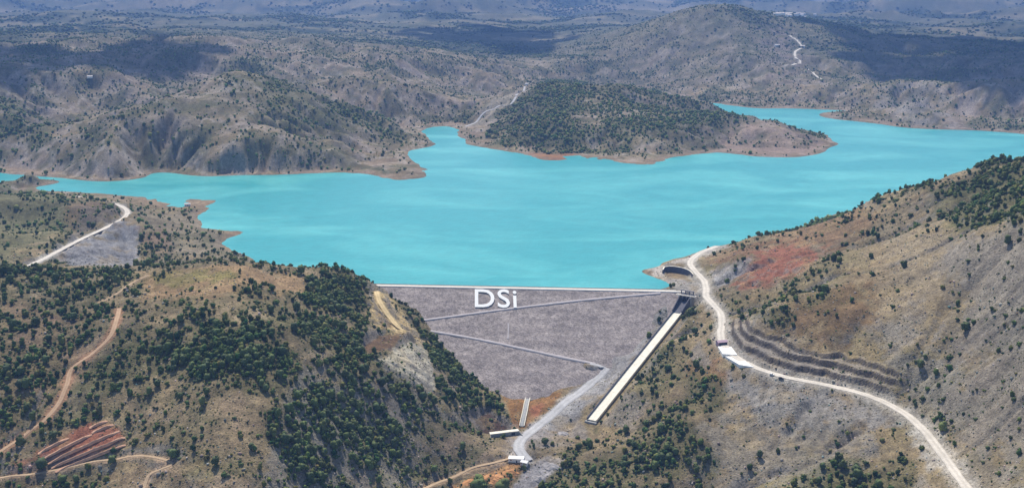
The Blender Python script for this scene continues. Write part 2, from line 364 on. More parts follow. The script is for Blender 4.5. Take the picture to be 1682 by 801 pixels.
# pit in the gravel at the foot of the dam and level shelf by the left abutment
sl, w = poly_weight(pix_poly([(762,672),(800,668),(835,690),(838,708),(790,708),(768,690)]), 3); GZ[sl] -= 5.5*w
sl, w = poly_weight(pix_poly([(594,556),(618,545),(655,545),(678,556),(650,572),(610,582),(598,572)]), 4); zz_ = float((GZ[sl]*w).sum()/w.sum()); GZ[sl] += (zz_-GZ[sl])*w*.75
for pts, am, wl_ in (([(110,340),(205,345),(225,374),(222,437),(110,437),(95,400)], 3.5, 24), ([(1165,446),(1200,432),(1250,415),(1350,410),(1340,440),(1252,474),(1190,480)], 3.0, 22),
                    ([(1190,615),(1290,630),(1480,690),(1440,760),(1250,740),(1150,690)], 2.2, 26), ([(610,560),(690,550),(716,640),(640,640)], 1.6, 16), ([(740,800),(840,740),(935,730),(930,790),(860,820)], 1.4, 12),
                    ([(570,455),(625,470),(690,545),(660,560),(600,540)], 2.0, 18)):
    sl, w = poly_weight(pix_poly(pts), 8); GZ[sl] -= w*am*np.abs(fbm(GX[sl], GY[sl], wl_, 4, 77))*1.4

# ------------------------------------------------------------------ ground colours (albedo of soil, rock, grass)
def lin(c): 
    c = np.array(c, float)/255; return np.where(c <= 0.04045, c/12.92, ((c+0.055)/1.055)**2.4)
GNX = np.gradient(GZ, axis=1)/(FR*(fth[1]-fth[0])); GNY = np.gradient(GZ, axis=0)/np.gradient(FR, axis=0)
SLP = np.hypot(GNX, GNY)
FLOW = np.maximum(FL_mid(GX, GY), FL_near(GX, GY)*0.9)
COL = np.zeros(GZ.shape + (3,)); 
def paint(w, c, k=1.0): COL[...] = COL + (lin(c)*TONE - COL)*(w*k)[..., None]
TONE = 0.78
n1 = fbm(GX, GY, 160, 5, 101); n2 = fbm(GX, GY, 45, 5, 102); n3 = fbm(GX, GY, 600, 4, 103); n4 = fbm(GX, GY, 1500, 4, 104)
paint(np.ones(GZ.shape), (154,134,103))
paint(sstep(-0.2, 0.7, n1), (160,142,108), 0.7)
paint(sstep(0.0, 0.8, -n1), (126,114,92), 0.7)
paint(sstep(0.1, 0.8, n2), (170,152,126), 0.5)
paint(sstep(0.1, 0.8, fbm(GX, GY, 90, 4, 109)), (124,118,78), 0.55)
midw = sstep(1700, 2000, FR); fw = sstep(3600, 5200, FR)
paint(midw*sstep(-0.1, 0.5, n3), (140,124,104), 0.6)
paint(midw*sstep(-0.1, 0.6, -n3), (112,106,82), 0.7)
paint(midw*sstep(4.0, 6.0, FLOW), (86,92,62), 0.65)                 # grass in the gullies
paint(midw*sstep(0.35, 0.7, SLP)*sstep(-.3, .3, n2), (164,152,144), 0.65)
rid = 1-sstep(0.02, 0.12, np.abs(fbm(GX+GY*.5, GY*.7-GX*.3, 120, 4, 112))); paint(midw*rid*(1-fw), (184,172,160), 0.7)
rid = 1-sstep(0.02, 0.10, np.abs(fbm(GX-GY*.5, GY*.7+GX*.3, 150, 4, 114))); paint(midw*rid*(1-fw), (84,86,62), 0.7)

mot = fbm(GX, GY, 70, 5, 140, .62); paint(midw*sstep(.05, .5, mot), (92,94,66), .6); paint(midw*sstep(.05, .5, -mot), (172,156,142), .5)
paint(fw, (84,92,68), 0.75)
paint(fw*sstep(-0.05, 0.25, fbm(GX, GY*1.6, 800, 6, 105)), (50,64,46), 0.95)   # woodland on the far plain
paint(fw*sstep(0.25, 0.5, fbm(GX, GY*2.2, 420, 4, 107)), (150,138,108), 0.7)
paint(sstep(7000, 9500, FR)*sstep(0.15, 0.5, fbm(GX, GY*2, 1600, 4, 108)), (152,140,112), 0.8)
paint((1-sstep(0.9, 2.6, GZ + 1.8*n2))*(GY > 1190)*(1-fw), (148,126,102), 0.55)    # bare band left by the falling lake level
PATCH = [  # colour, strength, edge softness, outline in the photo
 ((112,112,78), .75, 14, [(-40,308),(60,312),(110,330),(140,350),(90,395),(30,434),(-40,434)]),
 ((140,130,112), .6, 10, [(180,330),(320,350),(380,400),(420,430),(300,436),(240,400),(225,350)]),
 ((150,112,92), .55, 6, [(120,335),(165,332),(180,345),(150,365),(120,378),(105,360)]),
 ((146,146,148), .85, 6, [(122,392),(205,362),(228,374),(218,437),(120,437),(95,425)]),
 ((118,108,106), .7, 6, [(125,345),(190,340),(198,354),(150,378),(118,392),(122,365)]),
 ((150,118,100), .6, 6, [(230,380),(275,378),(285,420),(250,428)]),
 ((165,134,96), .8, 9, [(225,452),(330,440),(420,440),(505,455),(506,488),(440,480),(330,492),(240,490)]),
 ((128,122,66), .75, 7, [(255,450),(330,444),(395,447),(380,462),(300,472),(258,466)]),
 ((170,146,116), .7, 12, [(200,610),(330,600),(380,650),(430,700),(420,801),(320,801),(220,720)]),
 ((150,146,82), .5, 6, [(330,740),(350,755),(350,785),(300,790),(305,768)]),
 ((150,128,98), .7, 10, [(210,690),(270,700),(340,760),(440,801),(130,801),(150,760),(280,745)]),
 ((172,138,112), .55, 14, [(-30,500),(190,510),(150,600),(100,660),(-30,720)]),
 ((112,88,64), .95, 4, [(594,556),(618,545),(655,545),(678,556),(650,572),(610,582),(598,572)]),
 ((206,180,130), .95, 3, [(604,486),(622,478),(640,478),(656,506),(684,538),(704,562),(692,572),(655,548),(626,540),(600,524)]),
 ((140,112,74), .8, 4, [(620,512),(645,515),(648,535),(628,540)]),
 ((212,202,178), .95, 4, [(612,592),(650,574),(690,562),(704,575),(716,640),(690,636),(655,620)]),
 ((158,136,118), .6, 10, [(690,650),(760,690),(820,740),(760,760),(690,760),(640,720)]),
 ((146,106,62), .9, 4, [(820,640),(925,640),(912,664),(880,690),(862,704),(842,706),(835,675)]),
 ((164,104,78), .7, 4, [(872,668),(898,660),(884,682),(868,694)]),
 ((78,58,50), .95, 4, [(764,672),(800,668),(838,692),(840,710),(790,708),(768,690)]),
 ((158,154,150), 1.0, 5, [(982,596),(1014,572),(1060,530),(1092,496),(1104,494),(1100,515),(1044,590),(975,660),(940,690),(880,720),(850,725),(870,700),(930,650)]),
 ((182,178,172), .85, 5, [(980,600),(1000,612),(945,668),(890,706),(860,716),(862,704),(915,662),(965,622)]),
 ((170,160,152), .7, 6, [(840,705),(900,705),(955,690),(965,720),(900,735),(850,745),(830,730)]),
 ((206,152,98), .95, 4, [(740,798),(790,778),(845,758),(862,760),(856,770),(830,788),(790,789),(750,801)]),
 ((166,116,70), .85, 3, [(832,780),(858,770),(850,782),(828,796),(805,799)]),
 ((176,172,172), .9, 5, [(866,765),(905,748),(935,752),(900,780),(870,806),(838,806)]),
 ((226,212,196), .8, 3, [(832,745),(862,742),(875,760),(850,758)]),
 ((168,108,82), .95, 4, [(62,742),(100,716),(148,692),(182,690),(206,716),(206,728),(150,752),(88,774)]),
 ((172,108,84), .8, 7, [(20,772),(60,755),(85,775),(60,786),(20,790)]),
 ((160,100,78), .85, 9, [(1200,462),(1226,430),(1262,404),(1300,398),(1352,414),(1330,440),(1290,456),(1252,472),(1220,478)]),
 ((186,182,180), .85, 5, [(1168,446),(1200,436),(1240,424),(1226,440),(1202,462),(1176,476)]),
 ((140,96,72), .6, 8, [(1170,420),(1230,400),(1262,398),(1224,424),(1180,438)]),
 ((126,98,66), .75, 12, [(1340,474),(1430,470),(1440,520),(1390,556),(1300,560),(1250,548),(1262,528)]),
 ((150,112,80), .55, 12, [(1260,395),(1350,362),(1440,350),(1420,390),(1340,410)]),
 ((134,124,88), .5, 14, [(1190,500),(1330,462),(1420,400),(1430,440),(1340,480),(1240,530)]),
 ((152,138,114), .6, 16, [(1440,380),(1560,380),(1682,400),(1682,560),(1560,560),(1460,520)]),
 ((104,104,66), .6, 8, [(1520,320),(1682,268),(1682,384),(1550,368)]),
 ((158,153,146), .85, 8, [(1196,612),(1290,626),(1420,656),(1480,690),(1380,700),(1250,690),(1190,640)]),
 ((150,142,128), .7, 14, [(1180,680),(1400,690),(1430,740),(1350,801),(1200,801),(1150,720)]),
 ((190,184,174), .7, 6, [(1480,700),(1520,712),(1548,760),(1530,770),(1500,730)]),
 ((132,128,124), .8, 6, [(1186,545),(1200,540),(1300,585),(1440,640),(1300,605),(1215,585)]),
 ((200,190,178), .85, 4, [(1062,442),(1095,432),(1140,418),(1192,402),(1200,404),(1150,422),(1140,436),(1120,432),(1098,436),(1092,448),(1110,470),(1080,456)]),
 ((172,166,158), .8, 4, [(1100,455),(1140,460),(1165,470),(1165,490),(1130,500),(1112,478),(1095,462)]),
 ((142,88,52), .5, 8, [(1120,600),(1180,592),(1195,622),(1150,632)]),
 ((164,142,128), .75, 9, [(1150,215),(1230,212),(1365,231),(1330,256),(1280,258),(1190,246)]),
 ((168,112,66), .6, 5, [(870,252),(945,250),(940,263),(890,262)]),
 ((160,150,134), .8, 4, [(760,206),(800,178),(850,148),(868,140),(868,152),(820,180),(780,208)]),
 ((104,104,62), .6, 14, [(420,115),(520,150),(560,200),(480,210),(440,170)]),
 ((166,158,152), .7, 9, [(1440,168),(1490,140),(1530,150),(1560,190),(1500,188)]),
 ((160,140,120), .5, 9, [(1260,130),(1330,140),(1350,176),(1260,176)]),
 ((170,150,146), .5, 10, [(1240,60),(1290,60),(1310,100),(1250,90)]),
]
for c, k, soft, pts in PATCH:
    try: sl, w = poly_weight(pix_poly(pts), soft*0.9, soft*(1.5 if soft > 5 else 0.8), 16 if pts[0][1] > 300 else 40, 70)
    except Exception as ex: print('patch', pts[0], ex); continue
    C = COL[sl]; COL[sl] = C + (lin(c)*TONE - C)*(w*k)[..., None]
# ------------------------------------------------------------------ vegetation
VD = np.zeros(GZ.shape)            # plants per hectare
BIG = np.full(GZ.shape, 0.3)       # share of trees among them
clump = fbm(GX, GY, 55, 4, 301); clump2 = fbm(GX, GY, 22, 3, 305)
nearm = FR < 1500
left = nearm & (GX < 20)
VD[:] = np.where(nearm, np.where(left, 230, 85), 0)
gul = sstep(3.0, 5.0, FL_near(GX, GY))
VD += nearm*gul*np.where(left, 140, 80)
mid = (FR >= 1500) & (FR < 5200)
VD += mid*(48 + 270*sstep(3.2, 5.3, FL_mid(GX, GY)) + 120*sstep(0.05, .5, n3)*sstep(-.2, .4, n1))*np.clip(1-sstep(4200, 5200, FR)*.7, 0, 1)
# the sides of the ridges turned away from the sun are greener
shade = sstep(-0.05, 0.35, GNX*0.8 + GNY*0.25 - 0.0) if False else sstep(0.0, 0.45, -GNX)
VD += left*shade*110*sstep(700, 800, FR)
VEG = [  # density per hectare, share of trees, edge softness, outline in the photo
 (150, .35, 8, [(-60,440),(235,442),(215,470),(170,500),(-60,505)]),
 (130, .4, 8, [(-60,508),(182,512),(150,565),(100,640),(60,690),(-60,740)]),
 (150, .45, 8, [(190,540),(215,545),(260,600),(190,650),(120,650),(130,610)]),
 (330, .6, 10, [(235,545),(280,522),(340,515),(440,540),(490,580),(470,640),(400,650),(320,610),(255,600)]),
 (300, .6, 9, [(505,456),(600,464),(604,500),(600,545),(590,560),(610,585),(650,620),(690,655),(640,690),(570,640),(520,590),(490,530)]),
 (340, .6, 9, [(430,690),(500,640),(620,630),(700,680),(690,730),(640,770),(590,801),(600,830),(470,830),(440,760)]),
 (420, .6, 5, [(694,548),(720,562),(760,602),(800,640),(838,684),(800,672),(755,664),(720,640),(700,600)]),
 (160, .1, 8, [(700,690),(760,700),(825,745),(760,775),(690,801),(600,830),(640,760)]),
 (90, .1, 10, [(200,650),(300,640),(430,650),(440,720),(330,720),(210,700)]),
 (60, .35, 8, [(330,700),(440,720),(470,800),(430,800)]),
 (90, .4, 6, [(-40,700),(60,700),(60,780),(-40,790)]),
 (200, .5, 5, [(60,700),(150,672),(170,690),(95,716),(60,740)]),
 (90, .35, 5, [(-40,784),(140,780),(120,830),(-40,830)]),
 (7, .2, 8, [(235,452),(330,440),(420,438),(500,455),(506,486),(440,478),(330,492),(245,490)]),
 (70, .4, 5, [(380,470),(440,468),(460,490),(400,500)]),
 (6, .2, 8, [(220,760),(290,760),(420,801),(420,840),(150,840)]),
 (0, 0, 4, [(594,556),(618,545),(655,545),(678,556),(650,572),(610,582),(598,572)]),
 (3, 0, 4, [(612,484),(634,478),(652,510),(680,540),(700,562),(690,570),(655,548),(630,535),(608,520)]),
 (30, 0, 4, [(622,590),(680,560),(704,575),(716,640),(690,636),(655,620)]),
 (170, .45, 7, [(1525,312),(1600,282),(1682,258),(1760,250),(1760,388),(1560,372)]),
 (90, .5, 4, [(1240,387),(1370,343),(1440,323),(1535,296),(1530,308),(1440,338),(1370,358),(1250,398)]),
 (120, .4, 6, [(1215,526),(1260,500),(1345,465),(1365,488),(1290,530),(1235,545)]),
 (60, .3, 8, [(1160,500),(1230,470),(1330,440),(1400,400),(1400,430),(1300,480),(1200,520)]),
 (5, .3, 12, [(1400,400),(1520,380),(1560,380),(1560,540),(1460,540),(1380,520)]),
 (0, 0, 5, [(1200,462),(1226,430),(1262,404),(1300,398),(1352,414),(1330,440),(1290,456),(1252,472),(1220,478)]),
 (45, .25, 9, [(1520,560),(1682,480),(1760,480),(1760,840),(1620,840),(1580,740),(1500,660)]),
 (0, 0, 4, [(1186,545),(1200,535),(1300,570),(1440,630),(1480,668),(1420,650),(1300,612),(1215,590)]),
 (2, 0, 6, [(1200,615),(1290,626),(1430,660),(1480,700),(1380,720),(1250,690),(1195,640)]),
 (12, .2, 9, [(1180,680),(1400,690),(1430,740),(1350,780),(1200,780),(1150,720)]),
 (110, .4, 8, [(1090,600),(1150,590),(1195,625),(1190,680),(1110,690),(1040,720),(1060,650)]),
 (150, .45, 8, [(990,740),(1060,700),(1130,690),(1180,760),(1170,830),(980,830)]),
 (110, .35, 8, [(1290,790),(1360,756),(1450,735),(1500,760),(1530,830),(1280,830)]),
 (130, .35, 7, [(880,780),(935,740),(980,705),(1010,740),(990,830),(870,830)]),
 (70, .2, 5, [(1000,690),(1060,610),(1110,560),(1150,560),(1090,640),(1020,720)]),
 (190, .5, 4, [(1122,520),(1142,498),(1150,510),(1134,545),(1120,560)]),
 (150, .4, 5, [(640,485),(662,492),(680,520),(700,545),(680,538),(655,505)]),
 (8, .1, 3, [(764,672),(800,668),(836,690),(838,708),(790,708),(768,690)]),
 (0, 0, 4, [(62,742),(100,716),(148,692),(182,690),(206,716),(206,728),(150,752),(88,774)]),
 (0, 0, 3, [(820,640),(925,640),(912,664),(880,690),(862,704),(842,706),(835,675)]),
 (0, 0, 4, [(990,590),(1030,575),(1062,540),(1044,590),(975,660),(940,690),(880,720),(850,770),(740,801),(830,720),(870,700),(930,650)]),
 (0, 0, 4, [(830,806),(866,765),(905,748),(935,752),(900,780),(880,806)]),
 (0, 0, 5, [(122,392),(205,362),(228,374),(218,437),(120,437),(95,425)]),
 (22, .25, 10, [(-40,308),(60,312),(120,335),(140,350),(90,395),(30,434),(-40,434)]),
 (60, .2, 8, [(285,390),(340,395),(420,430),(330,432),(280,420)]),
 (0, 0, 3, [(1062,440),(1140,415),(1205,400),(1160,430),(1170,490),(1130,500)]),
 (135, .6, 8, [(800,205),(860,150),(895,131),(935,129),(1080,150),(1130,165),(1180,180),(1240,202),(1160,212),(1110,240),(1000,248),(880,246),(790,228)]),
 (60, .3, 6, [(1160,212),(1240,202),(1350,226),(1330,252),(1250,256),(1150,246)]),
 (12, .2, 4, [(765,208),(850,146),(866,150),(815,186),(780,214)]),
 (110, .5, 12, [(420,118),(520,150),(620,200),(680,225),(600,215),(480,215),(430,170)]),
 (150, .6, 12, [(0,170),(60,150),(130,200),(40,240),(-60,260),(-60,180)]),
]
for dens, big, soft, pts in VEG:
    sl, w = poly_weight(pix_poly(pts), soft*0.7, soft*0.9, 24 if pts[0][1] > 300 else 60, 90)
    VD[sl] = VD[sl]*(1-w) + dens*((3.6 if sum(p[0] for p in pts)/len(pts) < 840 else 3.4) if pts[0][1] > 300 else 1.5)*w; BIG[sl] = BIG[sl]*(1-w) + big*w
VD *= np.where(nearm, np.clip(1 + 1.0*clump + 0.8*clump2, 0.1, 2.3), np.clip(1 + 1.3*fbm(GX, GY, 170, 4, 310), 0.1, 2.4))
VD[(GZ < 1.5) & (GY > 1195)] = 0
paint(np.clip(VD/np.where(nearm, 420, 230), 0, 1)*np.where(nearm, 0.62, 0.75), (90,92,56))          # grass and low herbs under the scrub
paint(nearm*sstep(0.15, 0.6, fbm(GX, GY, 30, 4, 120))*(1-np.clip(VD/500, 0, 1)), (172,150,108), 0.4)
rock_ = nearm*sstep(0.62, 0.95, SLP); paint(rock_, (150,144,136), 0.55)
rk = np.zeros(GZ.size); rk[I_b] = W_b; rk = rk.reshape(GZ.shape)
paint(rk*sstep(0.55, 1.2, SLP), (84,76,70), 0.9); paint(rk*(1-sstep(0.3, 0.6, SLP)), (164,154,140), 0.7)   # cut rock painted darker to stand in for shade, dusty benches
def dust(pl, half, reach, c, k):
    I, d, s, z, a, L = line_field(pl, reach); CF = COL.reshape(-1, 3); x, y = GX.ravel()[I], GY.ravel()[I]
    w = (1-sstep(half, reach*0.8, d + 2.2*fbm(x, y, 14, 3, 130)))*k; CF[I] += (lin(c)*TONE-CF[I])*w[:, None]
dust(main_road, 4, 15, (196,188,174), .8); dust(ridge_path, 3.4, 8, (206,182,134), .95); dust(quarry_road, 4, 11, (186,180,170), .8); dust(red_track, 2.6, 8, (186,142,108), .8); dust(low_track, 1.5, 6, (184,156,126), .8)
dust(hill_track, 1.5, 5, (188,160,124), .8); dust(toe_road, 3.5, 9, (176,172,168), .7); dust(bank_road, 2, 7, (188,158,124), .8); dust(far_track, 4, 12, (186,178,166), .7)
sv = 1 + 0.10*n2 + 0.08*n1 + 0.16*perlin(GX/7, GY/7, 4)*(1-midw)
COL *= np.clip(sv, 0.6, 1.5)[..., None]

# ------------------------------------------------------------------ building helpers
def tag(o, label=None, cat=None, group=None, kind=None):
    if label: o['label'] = label
    if cat: o['category'] = cat
    if group: o['group'] = group
    if kind: o['kind'] = kind
    return o
def mesh_np(name, V, faces, mat=None, smooth=False, parent=None, cols=None, link=True):
    """faces: (n,3) or (n,4) int array, or a list of tuples"""
    me = bpy.data.meshes.new(name)
    if isinstance(faces, np.ndarray):
        k = faces.shape[1]; nf = len(faces)
        me.vertices.add(len(V)); me.vertices.foreach_set('co', np.asarray(V, np.float32).ravel())
        me.loops.add(nf*k); me.loops.foreach_set('vertex_index', faces.astype(np.int32).ravel())
        me.polygons.add(nf); me.polygons.foreach_set('loop_start', np.arange(0, nf*k, k, dtype=np.int32))
        me.update(calc_edges=True)
    else:
        me.from_pydata([tuple(map(float, v)) for v in V], [], faces); me.update()
    if smooth: me.polygons.foreach_set('use_smooth', np.ones(len(me.polygons), bool))
    if cols is not None:
        at = me.color_attributes.new('tint', 'FLOAT_COLOR', 'POINT')
        at.data.foreach_set('color', np.concatenate([cols, np.ones((len(cols), 1))], 1).astype(np.float32).ravel())
    if mat: me.materials.append(mat)
    o = bpy.data.objects.new(name, me)
    if link: col.objects.link(o)
    if parent: o.parent = parent
    return o
def empty(name, loc, rz=0.0):
    o = bpy.data.objects.new(name, None); o.location = loc; o.rotation_euler = (0, 0, rz); col.objects.link(o); return o
class MB:
    def __init__(s): s.v = []; s.f = []
    def add(s, v, f):
        b = len(s.v); s.v += [tuple(map(float, q)) for q in v]; s.f += [tuple(i+b for i in q) for q in f]
    def box(s, c, ax, ay, az):
        """box from its centre and three half-axis vectors"""
        c, ax, ay, az = map(np.array, (c, ax, ay, az))
        v = [c+sx*ax+sy*ay+sz*az for sz in (-1, 1) for sy in (-1, 1) for sx in (-1, 1)]
        s.add(v, [(0,2,3,1),(4,5,7,6),(0,1,5,4),(2,6,7,3),(0,4,6,2),(1,3,7,5)])
    def prism(s, prof, a, b):
        """ring of points prof moved by a and by b, closed at both ends"""
        k = len(prof); v = [np.array(p)+a for p in prof]+[np.array(p)+b for p in prof]
        s.add(v, [(i, (i+1) % k, k+(i+1) % k, k+i) for i in range(k)]+[tuple(range(k))[::-1], tuple(range(k, 2*k))])
    def tube(s, a, b, r0, r1, k=8):
        a, b = np.array(a, float), np.array(b, float); d = (b-a)/np.linalg.norm(b-a)
        u = np.cross(d, (0.3, 0.9, 0.1)); u /= np.linalg.norm(u); w = np.cross(d, u)
        ring = lambda p, r: [p+r*(math.cos(t)*u+math.sin(t)*w) for t in np.arange(k)*2*math.pi/k]
        s.add(ring(a, r0)+ring(b, r1), [(i, (i+1) % k, k+(i+1) % k, k+i) for i in range(k)]+[tuple(range(k))[::-1], tuple(range(k, 2*k))])
    def build(s, name, mat, parent=None, origin=None, bevel=0.0):
        V = s.v if origin is None else [np.array(p)-origin for p in s.v]
        o = mesh_np(name, V, s.f, mat, parent=parent)
        import bmesh
        bm = bmesh.new(); bm.from_mesh(o.data); bmesh.ops.recalc_face_normals(bm, faces=bm.faces)
        if bevel: bmesh.ops.bevel(bm, geom=list(bm.edges), offset=bevel, segments=2, affect='EDGES')
        bm.to_mesh(o.data); bm.free()
        return o

# ------------------------------------------------------------------ materials
def mat_new(name):
    m = bpy.data.materials.new(name); m.use_nodes = True
    nt = m.node_tree; return m, nt, nt.nodes['Principled BSDF']
def nd(nt, t, **kw):
    x = nt.nodes.new(t)
    for k, v in kw.items(): setattr(x, k, v)
    return x
def plain(name, c, rough=0.8, var=0.15, scale=0.6, metal=0.0, bump=0.0, srgb=True):
    m, nt, b = mat_new(name); c = lin(c) if srgb else np.array(c)
    tc = nd(nt, 'ShaderNodeTexCoord'); no = nd(nt, 'ShaderNodeTexNoise'); no.inputs['Scale'].default_value = scale; no.inputs['Detail'].default_value = 6
    nt.links.new(tc.outputs['Object'], no.inputs['Vector'])
    r = nd(nt, 'ShaderNodeValToRGB')
    r.color_ramp.elements[0].position = 0.3; r.color_ramp.elements[1].position = 0.7
    r.color_ramp.elements[0].color = (*(c*(1-var)), 1); r.color_ramp.elements[1].color = (*np.clip(c*(1+var), 0, 0.95), 1)
    nt.links.new(no.outputs['Fac'], r.inputs['Fac']); nt.links.new(r.outputs['Color'], b.inputs['Base Color'])
    b.inputs['Roughness'].default_value = rough; b.inputs['Metallic'].default_value = metal
    if bump:
        bu = nd(nt, 'ShaderNodeBump'); bu.inputs['Distance'].default_value = bump; nt.links.new(no.outputs['Fac'], bu.inputs['Height']); nt.links.new(bu.outputs['Normal'], b.inputs['Normal'])
    return m
def mul_attr(name, scales, amount, bump, rough=0.95, bscale=None):
    """albedo from the tint of each point, varied by noise at several sizes"""
    m, nt, b = mat_new(name)
    at = nd(nt, 'ShaderNodeAttribute', attribute_name='tint'); tc = nd(nt, 'ShaderNodeTexCoord')
    cur = at.outputs['Color']; last = None
    for s, a in zip(scales, amount):
        no = nd(nt, 'ShaderNodeTexNoise'); no.inputs['Scale'].default_value = s; no.inputs['Detail'].default_value = 5; no.inputs['Roughness'].default_value = 0.65
        nt.links.new(tc.outputs['Object'], no.inputs['Vector'])
        mr = nd(nt, 'ShaderNodeMapRange'); mr.inputs['From Min'].default_value = 0.3; mr.inputs['From Max'].default_value = 0.7
        mr.inputs['To Min'].default_value = 1-a; mr.inputs['To Max'].default_value = 1+a
        nt.links.new(no.outputs['Fac'], mr.inputs['Value'])
        mx = nd(nt, 'ShaderNodeVectorMath', operation='SCALE'); nt.links.new(cur, mx.inputs[0]); nt.links.new(mr.outputs['Result'], mx.inputs['Scale'])
        cur = mx.outputs[0]; last = no
    nt.links.new(cur, b.inputs['Base Color']); b.inputs['Roughness'].default_value = rough; b.inputs['Specular IOR Level'].default_value = 0.15
    if bump:
        bu = nd(nt, 'ShaderNodeBump'); bu.inputs['Distance'].default_value = bump; bu.inputs['Strength'].default_value = 0.8
        nt.links.new(last.outputs['Fac'], bu.inputs['Height']); nt.links.new(bu.outputs['Normal'], b.inputs['Normal'])
    return m
M_GROUND = mul_attr('earth', (0.02, 0.06, 0.16, 0.55), (0.14, 0.18, 0.26, 0.42), 1.8)
M_LEAF = mul_attr('leaves', (0.5,), (0.25,), 0.0, 0.85)
M_TRUNK = plain('bark', (70,54,40), 0.95, 0.2, 3)
M_GRAVEL = plain('white_gravel', (206,197,182), 0.95, 0.12, 0.35)
M_GREYROAD = plain('grey_gravel', (178,176,174), 0.95, 0.12, 0.35)
M_RED = plain('red_earth', (172,136,106), 0.95, 0.16, 0.4)
M_TAN = plain('tan_earth', (176,150,120), 0.95, 0.14, 0.4)
M_CONC = plain('pale_concrete', (232,224,204), 0.88, 0.13, 0.3)
M_CONCG = plain('grey_concrete', (150,150,148), 0.85, 0.14, 0.4)
M_DARK = plain('dark_steel', (40,44,54), 0.6, 0.2, 0.5)
M_CONCD = plain('dark_concrete', (92,92,100), 0.9, 0.2, 0.3)  # dark grey; on one chute wall and the basin wall it carries shade
M_WHITE = plain('white_paint', (238,236,230), 0.7, 0.05, 1.0)
M_WASH = plain('whitewashed_stone', (242,240,234), 0.9, 0.07, 0.9, bump=0.15)
M_ROOF = plain('pale_roof', (196,186,178), 0.8, 0.12, 1.0)
M_PINK = plain('pink_roof', (176,150,160), 0.8, 0.1, 1.0)
M_GLASS = plain('dark_glass', (24,28,34), 0.15, 0.1, 1.0)
M_TYRE = plain('black_rubber', (20,20,20), 0.9, 0.1, 1.0)
M_CAR = plain('dark_car_paint', (44,46,54), 0.35, 0.05, 1.0)

# ------------------------------------------------------------------ ground, lake
V = np.stack([GX, GY, GZ], -1).reshape(-1, 3)
nr, nc = GZ.shape
ii = np.arange(nr*nc).reshape(nr, nc)
Q = np.stack([ii[:-1, :-1], ii[:-1, 1:], ii[1:, 1:], ii[1:, :-1]], -1).reshape(-1, 4)
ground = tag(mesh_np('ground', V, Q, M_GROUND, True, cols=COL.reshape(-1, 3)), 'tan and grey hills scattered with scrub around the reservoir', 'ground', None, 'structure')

DIV = [(-140,445,40),(0,443,40),(200,441,40),(420,443,38),(480,449,30),(600,463,10),(625,470,3),(860,474,3),(1117,480,3),(1150,470,5),(1240,392,8),(1300,371,26),(1440,326,70),(1682,264,138),(1850,246,150)]
dp = np.array([at_z(*q) for q in DIV]); dth = np.arctan2(dp[:, 0], dp[:, 1]); dr = np.hypot(dp[:, 0], dp[:, 1])
st = 3; wth = fth[::st]; wl = flr[(flr > math.log(1140)) & (flr < math.log(4300))][::2]
WT_, WL_ = np.meshgrid(wth, wl); WR = np.exp(WL_); wx, wy = WR*np.sin(WT_), WR*np.cos(WT_)
wz = bil(GZ, flr, fth, WL_, WT_)
ok = (WR > np.interp(WT_, dth, dr)-3) & (wz < 6)
wi = np.arange(WR.size).reshape(WR.shape)
qq = np.stack([wi[:-1, :-1], wi[:-1, 1:], wi[1:, 1:], wi[1:, :-1]], -1).reshape(-1, 4)
qq = qq[ok.ravel()[qq].all(1)]
use = np.unique(qq); remap = np.full(WR.size, -1); remap[use] = np.arange(len(use))
m, nt, b = mat_new('turquoise_water')
tc = nd(nt, 'ShaderNodeTexCoord')
mp = nd(nt, 'ShaderNodeMapping'); mp.inputs['Scale'].default_value = (0.0034, 0.0062, 1); mp.inputs['Rotation'].default_value = (0, 0, 0.35)
nt.links.new(tc.outputs['Object'], mp.inputs['Vector'])
no = nd(nt, 'ShaderNodeTexNoise'); no.inputs['Scale'].default_value = 1; no.inputs['Detail'].default_value = 7; no.inputs['Distortion'].default_value = 1.2
nt.links.new(mp.outputs['Vector'], no.inputs['Vector'])
r = nd(nt, 'ShaderNodeValToRGB'); r.color_ramp.elements[0].position = 0.42; r.color_ramp.elements[1].position = 0.78
WATER_A, WATER_B = lin((54,157,158)), lin((100,190,184))
r.color_ramp.elements[0].color = (*WATER_A, 1); r.color_ramp.elements[1].color = (*WATER_B, 1)
nt.links.new(no.outputs['Fac'], r.inputs['Fac']); rp = nd(nt, 'ShaderNodeTexNoise'); rp.inputs['Scale'].default_value = 0.045; rp.inputs['Detail'].default_value = 8; rp.inputs['Roughness'].default_value = 0.75; nt.links.new(tc.outputs['Object'], rp.inputs['Vector'])
rm = nd(nt, 'ShaderNodeMapRange'); rm.inputs['From Min'].default_value = 0.3; rm.inputs['From Max'].default_value = 0.7; rm.inputs['To Min'].default_value = 0.88; rm.inputs['To Max'].default_value = 1.12; nt.links.new(rp.outputs['Fac'], rm.inputs['Value'])
rx = nd(nt, 'ShaderNodeVectorMath', operation='SCALE'); nt.links.new(r.outputs['Color'], rx.inputs[0]); nt.links.new(rm.outputs['Result'], rx.inputs['Scale'])
nt.links.new(rx.outputs[0], b.inputs['Base Color'])
b.inputs['Roughness'].default_value = 0.28; b.inputs['IOR'].default_value = 1.33; b.inputs['Specular IOR Level'].default_value = 0.35
n2_ = nd(nt, 'ShaderNodeTexNoise'); n2_.inputs['Scale'].default_value = 0.12; n2_.inputs['Detail'].default_value = 6; n2_.inputs['Roughness'].default_value = 0.65
nt.links.new(tc.outputs['Object'], n2_.inputs['Vector'])
bu = nd(nt, 'ShaderNodeBump'); bu.inputs['Distance'].default_value = 1.1; bu.inputs['Strength'].default_value = 0.8
nt.links.new(n2_.outputs['Fac'], bu.inputs['Height']); nt.links.new(bu.outputs['Normal'], b.inputs['Normal'])
